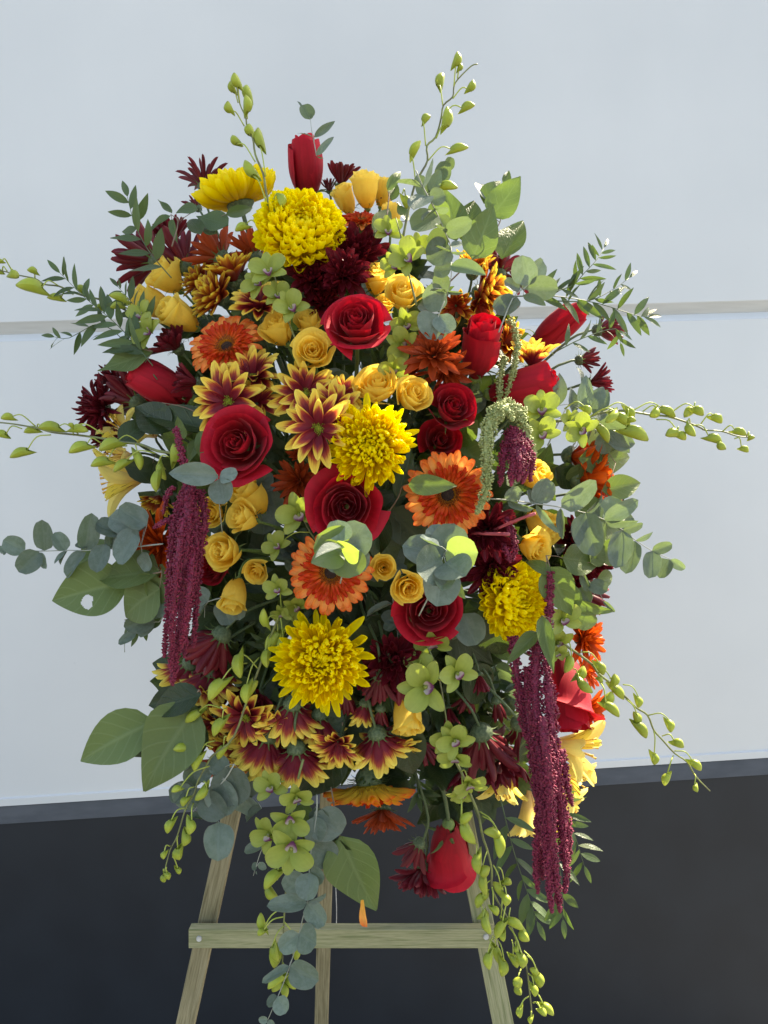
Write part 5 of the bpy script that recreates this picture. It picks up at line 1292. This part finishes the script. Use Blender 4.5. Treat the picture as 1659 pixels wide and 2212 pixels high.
euc('large grey eucalyptus cluster with one sun-tinted lime leaf between gerbera and amaranth', [(905,1330),(930,1280),(950,1225),(958,1200),(965,1190)], [
 (958,1205,872,1175,.80,0,.0), (958,1205,975,1132,1.1,5,.01), (960,1195,925,1140,.9,20,.02), (955,1210,895,1240,1.2,0,-.03), (962,1200,1032,1200,1.15,5,-.02,'euc',M_EUC_SUN), (962,1215,1000,1250,1.3,10,-.04),
 (955,1225,940,1312,.95,0,-.02), (962,1225,955,1285,.55,10,-.06), (968,1235,1000,1295,.55,20,-.02,'eucl',M_EUC_SUN), (950,1180,905,1165,.5,50,-.01)],
 (.94,.84))
euc('pair of flat grey eucalyptus leaves beneath the large red rose', [(480,1150),(474,1090),(470,1032),(470,1025)], [(472,1030,367,1020,.70,0,-.01,'eucl'), (474,1034,490,1088,1.0,0,.0), (474,1032,516,1030,.9,-15,.0)], (.97,.90), sr=1.2)
euc('long eucalyptus branch reaching out past the magenta tassels', [(1330,1330),(1150,1350),(1000,1365),(830,1375),(680,1385),(540,1383),(330,1390),(200,1380),(60,1400),(10,1410)], [
 (60,1400,-20,1370,.8,30), (50,1400,30,1420,.8,0), (205,1385,40,1290,.85,10), (320,1395,165,1560,.85,-15,-.01), (330,1400,400,1530,.6,40), (365,1385,375,1130,.62,25), (540,1385,450,1240,.75,20), (540,1390,470,1500,.5,45), (550,1390,500,1500,.5,30),
 (700,1385,735,1075,.55,35), (700,1400,560,1610,.62,25), (720,1350,620,1350,.9,40), (860,1330,820,1570,.75,15,-.01), (900,1370,895,1250,.7,30), (890,1370,890,1460,.7,40), (910,1340,975,1170,.45,50), (1020,1240,785,1195,.8,25,.01),
 (1030,1250,930,1330,.7,10), (1120,1200,1110,1340,.75,30), (1130,1230,965,1480,.9,15), (1160,1400,1240,1540,.9,20), (1200,1180,970,1050,.75,0,.0), (1180,1200,940,1120,.8,15,.03)],
 (1.03,1.12), crop=7)
euc('long grey eucalyptus branch crossing the shaded yellow roses towards the sun', [(480,755),(620,765),(850,795),(1060,825),(1250,870),(1420,930),(1560,1010),(1660,1090),(1800,1180),(1950,1250)], [
 (620,770,690,640,.9,30,-.01), (620,770,835,830,.3,60,-.02), (850,790,910,580,1.1,20), (845,800,760,690,.7,20), (850,800,1090,1010,.25,60,-.03), (1060,825,1340,615,.55,20,-.02), (1055,830,1095,1080,.3,55), (1250,870,1330,1220,.7,15,-.02), (1255,870,1380,720,.25,60),
 (1270,880,1215,1020,.8,10), (1410,930,1680,770,.45,20,-.01), (1410,935,1395,1160,.45,45), (1420,940,1680,930,.35,45,-.01), (1555,1010,1500,1320,.65,10), (1560,1010,1720,960,.5,45), (1660,1100,1600,1370,.6,20), (1665,1095,1800,1020,.5,40,0,'eucl'),
 (1800,1180,1760,1400,.7,15), (1800,1180,1950,1120,.6,30), (1940,1250,1860,1400,.8,25), (1950,1250,2060,1330,.6,30), (1500,980,1620,900,1.0,10,.03), (1380,920,1300,850,1.0,10,.03), (1420,950,1500,760,.9,15,.04,'euc',M_EUCG)],
 (.97,1.08), crop=10)
euc('eucalyptus sprig with red edged leaves over the pointed red rosebud', [(-60,760),(30,540),(110,470),(180,405)], [
 (110,460,100,270,.9,0), (130,470,320,490,.85,5), (100,520,245,590,.6,5,-.02,'eucl',M_EUCG), (60,530,-60,660,.8,10), (80,480,-30,440,.9,20), (90,480,190,300,.55,40,.03), (20,560,-90,600,1.0,10,.02)],
 (1.0,1.06), crop=6)
euc('tall grey green eucalyptus leaves beside the sideways red rosebud', [(260,1500),(330,1350),(400,1230),(520,1100)], [
 (300,1250,330,1030,.75,20), (500,1280,500,1040,.6,10,-.01), (430,1300,400,1120,.7,20), (540,1260,640,1120,.9,20), (560,1300,640,1140,.8,10,.02), (600,1340,560,1120,.9,15,.03), (620,1370,800,1560,.6,0,.02), (640,1450,820,1480,.9,10,.03), (600,1420,660,1560,.9,10,.03), (480,1090,450,980,.5,25,.02)],
 (1.04,1.09), crop=6, kind='eucl')
euc('small grey eucalyptus tip behind the tall rosebud', [(1340,960),(1320,850),(1300,750),(1290,660)], [
 (1290,665,1230,550,.95,0,0,'euc',M_EUCG), (1220,580,1180,510,.5,30), (1290,660,1320,600,.5,50), (1320,810,1485,680,.42,20), (1320,815,1190,760,.3,50), (1340,960,1480,815,.42,10), (1340,965,1400,980,.3,60)],
 (1.07,1.09), crop=1, kind='eucl', sr=1.2)
euc('eucalyptus leaves behind the topmost orchid stem foot', [(700,1450),(780,1300),(850,1180),(960,1080)], [
 (960,1085,985,975,.75,0), (900,1190,930,1010,.75,10), (820,1260,900,1080,.8,0,-.01,'eucl'), (800,1340,700,1140,.7,30), (880,1240,960,1250,.9,10), (840,1320,960,1560,1.0,0,.02,'wide',M_SALALP)],
 (1.04,1.07), crop=2, mat=M_EUCG)
euc('grey eucalyptus sprig crowding above the brown easel leg', [(700,180),(640,280),(520,400),(440,480),(420,560)], [
 (600,560,590,810,.85,0,-.03), (590,560,400,530,.35,40,-.02), (500,380,640,520,1.0,5,-.01), (520,400,410,380,.9,20), (560,300,700,480,.9,10,.01), (640,250,560,130,.9,15,.02), (640,200,760,420,1.0,10,.02), (430,200,380,90,1.0,0,.03), (400,320,470,180,.9,5,.03),
 (450,330,300,390,.7,20,.02), (340,300,420,470,.7,10,.02), (560,240,430,220,.9,10,.01), (720,390,860,470,.9,20,.03), (880,470,790,560,.4,45,.03), (700,380,830,300,.9,10,.04), (760,260,900,300,1.0,10,.05), (520,520,500,440,.9,20,.0)],
 (1.02,1.06), crop=15)
euc('hanging grey eucalyptus branch crossing in front of the crossbar', [(1240,380),(1240,480),(1220,640),(1195,800),(1190,900),(1180,1080),(1150,1180),(1125,1290),(1080,1450),(1030,1590),(985,1700),(920,1850)], [
 (1225,500,1385,640,1.1,0,.01), (1225,520,1220,690,.9,0,.0), (1200,720,1370,780,1.1,10,.02), (1195,890,1175,1070,1.0,0,-.02), (1195,890,1300,920,1.2,15,-.01), (1180,920,1045,1010,1.1,10,.01), (1180,1080,1300,1020,.35,50,-.01), (1175,1085,905,1115,.42,35,-.02), (1175,1090,1300,1220,.8,0,-.01),
 (1125,1290,1250,1350,1.25,0,-.02), (1130,1290,1000,1390,.8,10,.0), (1065,1500,1250,1590,.85,0,-.01), (1060,1500,890,1620,.32,45,-.02), (985,1700,1045,1800,1.1,0,-.01), (985,1705,920,1750,.9,20), (920,1850,860,1850,.8,0), (925,1850,960,1900,.8,10), (1230,460,1300,560,.9,30,.02)],
 (1.01,1.0), crop=15, sr=1.9)
euc('small grey eucalyptus leaves beside the purple lipped orchids', [(960,600),(880,740),(840,860),(825,910)], [(900,700,770,750,.55,20), (850,850,815,850,1.5,20), (870,820,900,870,.9,10), (845,880,850,900,.6,30)], (1.04,1.05), crop=15, sr=1.1)
euc('round grey eucalyptus leaves under the small drooping rose', [(300,300),(40,350),(10,480)], [(40,350,-100,190+60,.95,0), (300,500,250,300+20,.9,0), (160,330,240,530,.95,5,.0), (20,370,-40,520,.4,45)], (1.04,1.05), crop=12)
euc('eucalyptus cross on a bare stem right of the lowest chrysanthemum', [(300,300),(320,420),(340,560),(345,700)], [(340,540,260,590,.6,20), (340,530,515,660,.62,5), (300,370,100,480,.3,40,-.01), (330,520,250,450,.9,10,.03), (345,550,240,560,.8,20,.02)], (1.01,1.03), crop=13)
euc('round shadowed eucalyptus leaf under the covered red rose', [(700,520),(800,580),(870,470)], [(870,450,980,700,.95,0), (800,590,870,500,.8,20,.02), (850,500,760,620,.9,10,.03)], (1.02,1.04), crop=13)
euc('grey eucalyptus leaves in shade behind the long rose stalks', [(820,820),(930,900),(980,1050)], [(820,870,980,760,.9,0), (940,900,1040,1180,.9,5), (880,900,930,1240,.9,0,.02), (950,870,850,960,.9,10,.02)], (1.04,1.06), crop=8)
euc('grey eucalyptus sprig with one bud under the pale broad leaves', [(1000,300),(900,500),(840,520),(700,610)], [(850,500,610,560,.62,0), (850,520,720,620,.6,20,.01), (900,480,760,330,.85,5,.02), (700,605,570,700,.55,10), (640,480,555,765,.4,25,.0,'ruscus',M_EUCG), (930,300,900,480,.8,0)], (1.05,1.09), crop=11)
euc('pale grey leaves catching the sun under the burgundy blooms', [(1150,1300),(1250,1400),(1350,1480)], [(1210,1350,1250,1230,.5,20), (1290,1440,1420,1530,.9,0,-.01), (1230,1360,1300,1500,.5,40), (1400,1590,1490,1680,.3,30), (1080,1560,1160,1640,.8,20), (1300,1600,1200,1500,.7,20,.03)], (1.04,1.08), crop=10)

# ------------------------------------------------------------------ broad leaves
GB = 'broad lemon leaf sprigs'
def broad(label, path, leaves, d, mat=None, crop=0, kind='wide', sr=1.8, stemmat=None):
    return leafy('broad_leaf_sprig', path, leaves, label, 'leaf sprig', GB, kind, mat or M_SALAL, d, stemmat or M_BROWN, sr, crop=crop)
broad('broad green leaves at the top, one edge glowing in the sun', [(960,620),(1040,540),(1080,480),(1085,430)], [
 (1060,470,1128,385,1.05,0,-.01), (1020,560,1070,445,.95,5,-.01,'wide',M_SALALP), (1085,560,1128,462,.8,-15,.03,'wide',M_SALAL), (1045,440,1080,385,.9,0,.01,'wide',M_SALAL), (985,520,965,400,.8,10,.02,'wide',M_SALALP), (1060,440,1035,400,1.3,20,.02,'euc',M_EUC), (1090,400,1102,366,.7,20,.01), (1000,520,1020,420,.9,0,.03), (1060,420,1095,450,.9,30,.0)],
 (1.07,1.11), mat=M_SALAL, crop=0)
eaten = broad('large pale leaf with a hole, pointing out under the long eucalyptus', [(350,1235),(305,1245),(278,1256)], [
 (275,1256,103,1302,1.0,0,-.01), (345,1270,240,1340,1.2,10,.01), (345,1235,200,1240,1.0,20,.02), (350,1250,290,1310,1.3,0,.02), (240,1180,145,1225,.9,30,.02), (330,1220,390,1330,1.0,0,.04)],
 (1.04,1.08), mat=M_SALALP)
_l = [c for c in eaten.children if c.name.startswith('leaf')]
_l[0].data = leaf_mesh('wide', M_SALALP, 2, True)
broad('three broad leaves pointing down by the hanging rust daisy', [(430,1490),(400,1530),(335,1556)], [
 (333,1556,163,1650,.85,5,-.01), (425,1525,293,1702,.98,0,-.03), (435,1500,298,1535,.75,30,.0,'wide',M_SALALD), (400,1560,335,1690,.9,10,.03,'wide',M_SALALD), (350,1570,270,1640,.8,0,.02,'wide',M_SALALD), (420,1545,400,1660,.9,0,.03,'wide',M_SALALD)],
 (1.02,1.06), mat=M_SALALP)
broad('lowest broad leaf hanging between the easel legs', [(715,1700),(725,1760),(735,1806)], [
 (735,1806,800,1978,.95,0,-.01), (715,1800,790,1960,.6,25,.01,'wide',M_SALALD)], (1.05,1.03), mat=M_SALAL)
broad('dark broad leaves over the hanging orchid, one bright narrow leaf', [(740,1560),(735,1600),(700,1640)], [
 (738,1606,645,1738,.85,0,.0,'wide',M_SALALD), (655,1735,657,1818,.65,10,-.08,'wide',M_SALAL), (700,1600,730,1500,1.0,0,.0,'wide',M_SALALD), (690,1500,770,1640,1.1,0,.03,'wide',M_SALALD), (790,1590,740,1500,.9,10,.03,'wide',M_SALALD), (680,1610,620,1500,1.0,0,.04,'wide',M_SALALD)],
 (1.07,1.08), mat=M_SALALD)
broad('single green leaf lying across the wide gerbera', [(830,1120),(860,1075),(868,1052),(882,1046)], [
 (882,1048,988,1046,.62,5,-.03,'wide',M_SALAL), (858,1075,895,970,.6,10,.0,'wide',M_SALALD), (840,1100,935,1190,.9,0,.03,'wide',M_SALALD), (830,1110,800,1215,1.0,0,.02,'wide',M_SALALD), (810,1140,870,1230,1.1,0,.02,'wide',M_SALALD)],
 (.99,.93), mat=M_SALALD)
broad('green leaves behind the flame daisies at the sunny side', [(1230,1150),(1290,1110),(1330,1000)], [
 (1250,990,1395,995,.7,10,.02), (1300,1060,1390,1040,.8,10,.02), (1300,960,1340,1010,1.2,0,.03), (1310,930,1370,960,1.0,10,.03,'wide',M_SALALD), (1290,900,1340,960,1.2,10,.02,'euc',M_EUC), (1240,1090,1330,1130,1.0,10,.0), (1280,1130,1400,1150,1.0,10,.03), (1290,1180,1370,1210,.9,20,.03), (1260,1000,1240,1080,1.0,0,.04), (1200,1010,1250,1060,1.0,0,.04,'wide',M_SALALD)],
 (1.06,1.1), mat=M_SALAL)
broad('green leaf with sunny patch above the second lime orchid', [(1180,1200),(1195,1250),(1215,1290)], [
 (1180,1225,1240,1330,.95,0,-.01), (1235,1260,1215,1340,1.0,10,.01), (1240,1330,1310,1360,.7,20,.03), (1230,1300,1325,1330,.5,20,.02), (1290,1250,1328,1245,1.0,10,.03), (1215,1205,1300,1220,1.0,0,.04), (1275,1215,1310,1180,1.0,0,.04)],
 (1.02,1.05), mat=M_SALAL)
broad('slim green leaves in front of the longer amaranth', [(1195,1340),(1188,1370),(1180,1400)], [
 (1162,1365,1093,1428,.5,20,-.03,'wide',M_SALAL), (1170,1330,1192,1450,.42,15,-.06,'wide',M_SALAL), (1150,1560,1135,1690,.45,10,.03,'wide',M_SALALD), (1190,1240,1130,1200,.6,0,.03)],
 (1.0,.98), mat=M_SALAL)
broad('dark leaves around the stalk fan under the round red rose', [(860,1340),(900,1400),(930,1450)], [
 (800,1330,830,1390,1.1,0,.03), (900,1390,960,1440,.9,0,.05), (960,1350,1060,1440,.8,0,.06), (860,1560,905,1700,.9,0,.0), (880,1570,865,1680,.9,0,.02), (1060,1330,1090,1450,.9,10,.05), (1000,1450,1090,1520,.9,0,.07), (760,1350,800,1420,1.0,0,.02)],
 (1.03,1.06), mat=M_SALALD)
broad('dark leaves behind the sideways red rosebud and pale alstroemeria', [(440,900),(400,880),(350,870)], [
 (460,930,300,880,.6,20,.03), (370,930,280,870,.9,0,.04), (260,960,330,900,.8,0,.05), (270,1010,380,1030,.8,0,.05), (330,1000,410,1070,.9,0,.06), (395,950,385,900,.8,0,-.01,'wide',M_SALAL), (430,950,405,1000,.7,20,-.02,'wide',M_SALAL), (432,930,436,1000,.5,10,-.03,'wide',M_SALAL)],
 (1.04,1.06), mat=M_SALALD)
broad('leaf pair tucked under the ruscus beside the sideways rosebud', [(330,760),(280,745)], [(330,760,212,795,.75,10), (300,760,240,735,.7,10,.01,'wide',M_RUSC), (310,790,262,745,.7,10,.02)], (1.08,1.09), mat=M_SALAL)
broad('curling green leaves beside the topmost chrysanthemum', [(160,1700),(210,1500),(150,1440)], [
 (160,1430,50,1315,.55,20,.0), (150,1450,-70,1590,.45,10,.0), (370,1400,170,1380,.9,10,-.01), (400,1600,270,1420,.8,0,.01), (620,1530,370,1440,.95,10,.02), (600,1440,860,1370,.5,30,.02), (160,1480,190,1660,.5,10,-.01), (520,1600,420,1500,.9,10,.03), (930,1550,820,1440,.45,20,.03)],
 (1.04,1.08), mat=M_RUSC, crop=1)
broad('green leaves between the topmost yellow roses and the orchid stem', [(460,1500),(480,1300),(500,1200)], [(470,1250,590,1030,.5,20), (500,1330,545,1160,.7,10,.01), (360,1600,500,1350,.6,10,.04), (620,1500,560,1330,.6,10,.03)], (1.04,1.07), mat=M_SALAL, crop=2)

# ------------------------------------------------------------------ ruscus sprays
GR = 'ruscus sprays'
rus = lambda label, path, n, L, d, seed, **k: auto_spray('ruscus_spray', path, n, L, label, 'ruscus', GR, 'ruscus', M_RUSC, d, seed=seed, **k)
rus('dense ruscus spray reaching out beside the thin orchid buds', [(330,790),(290,740),(240,690),(180,640),(130,590)], 26, 78, (1.06,1.14), 3)
rus('ruscus spray beneath the dense one, crossing the wall groove', [(340,820),(290,760),(220,700),(150,730),(118,728)], 13, 68, (1.08,1.14), 4)
rus('ruscus spray rising behind the spiky burgundy bloom', [(370,600),(320,540),(290,480),(275,425)], 11, 78, (1.06,1.12), 5, wf=1.3)
rus('small ruscus sprig standing behind the side yellow roses', [(330,720),(290,660),(255,620)], 12, 62, (1.08,1.13), 6)
rus('long ruscus spray over the pointed red rosebud, against the groove', [(1110,640),(1200,640),(1290,655),(1370,680),(1400,685)], 17, 78, (1.06,1.15), 7)
rus('upper ruscus spray with thin tips above the pointed rosebud', [(1150,640),(1230,620),(1262,590),(1290,560),(1305,535)], 15, 66, (1.06,1.13), 8, wf=.8)
rus('ruscus spray with paired leaves between the two upper ones', [(1200,650),(1270,650),(1320,628),(1360,600)], 9, 62, (1.08,1.14), 9)
rus('short ruscus sprig around the small side burgundy blooms', [(1200,760),(1260,730),(1330,710),(1340,740)], 11, 60, (1.08,1.12), 10)
rus('ruscus spray hanging lowest under the amaranth tip', [(1160,1700),(1200,1820),(1215,1930),(1216,1985)], 10, 70, (1.06,1.05), 11, wf=1.25)
rus('ruscus spray hanging behind the cascading orchid', [(1080,1720),(1110,1840),(1140,1930),(1160,1990)], 14, 75, (1.08,1.07), 12, wf=1.1)
rus('ruscus spray poking out beside the amaranth over the dark skirting', [(1150,1640),(1210,1730),(1240,1800),(1262,1870)], 16, 70, (1.08,1.08), 13)
rus('ruscus sprig under the dark tassel ends and round leaf', [(360,1330),(320,1340),(300,1370)], 6, 60, (1.08,1.1), 14, wf=1.2)

# ------------------------------------------------------------------ leafy filler deeper inside
def filler():
    g = random.Random(21)
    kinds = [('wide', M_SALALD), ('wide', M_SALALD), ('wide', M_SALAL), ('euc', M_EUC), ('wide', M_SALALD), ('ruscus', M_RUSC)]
    words_ = {'wide': 'dark leafy filler sprig deep between the flowers', 'euc': 'grey eucalyptus filler sprig deep between the flowers', 'ruscus': 'narrow leaved ruscus filler deep between the flowers'}
    n = 84; extra = [(470,1330),(520,1380),(560,1480),(620,1500),(740,1520),(900,1500),(1000,1420),(1010,1540),(450,1260),(1080,1480),(700,1350),(830,1380),(560,1560),(940,1620),(420,1020),(1130,1250),(1180,1150),(520,840),(430,700),(900,950),(600,1610),(700,1640),(830,1650),(900,1690),(960,1700),(1030,1690),(1090,1650),(520,1650),(760,1580),(980,1600),(870,1560),(390,1500)]
    for k in range(n+len(extra)):
        a = k*2.39996; rr = sqrt((k+.5)/n)
        cx, cy = 765+420*rr*cos(a), 1110+590*rr*sin(a)
        if k >= n: cx, cy = extra[k-n]
        if cy < 600: cy = 600+(600-cy)*.1
        if cy > 1600 and k < n: cy = 1600
        kind, mat = kinds[k % 6]
        d = depth(cx, cy, g.uniform(.07, .12))
        dx, dy = cos(a+g.uniform(-.5, .5)), sin(a+g.uniform(-.5, .5))
        if k >= n: dx, dy = .25*(cx-765)/300, 1.0 if cy > 1300 else .3
        sx, sy = cx-dx*80, cy-dy*80
        path = [(sx, sy), (cx, cy), (cx+dx*30, cy+dy*30)]
        nm = {'wide': 'filler_leaf_sprig', 'euc': 'filler_eucalyptus', 'ruscus': 'filler_ruscus'}[kind]
        lb = words_[kind]
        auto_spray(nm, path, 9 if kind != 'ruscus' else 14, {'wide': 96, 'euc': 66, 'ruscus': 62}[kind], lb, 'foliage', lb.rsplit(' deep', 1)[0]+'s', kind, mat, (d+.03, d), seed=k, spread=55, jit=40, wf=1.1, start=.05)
filler()
print('objects', NOBJ[0], 'meshes', len(bpy.data.meshes))
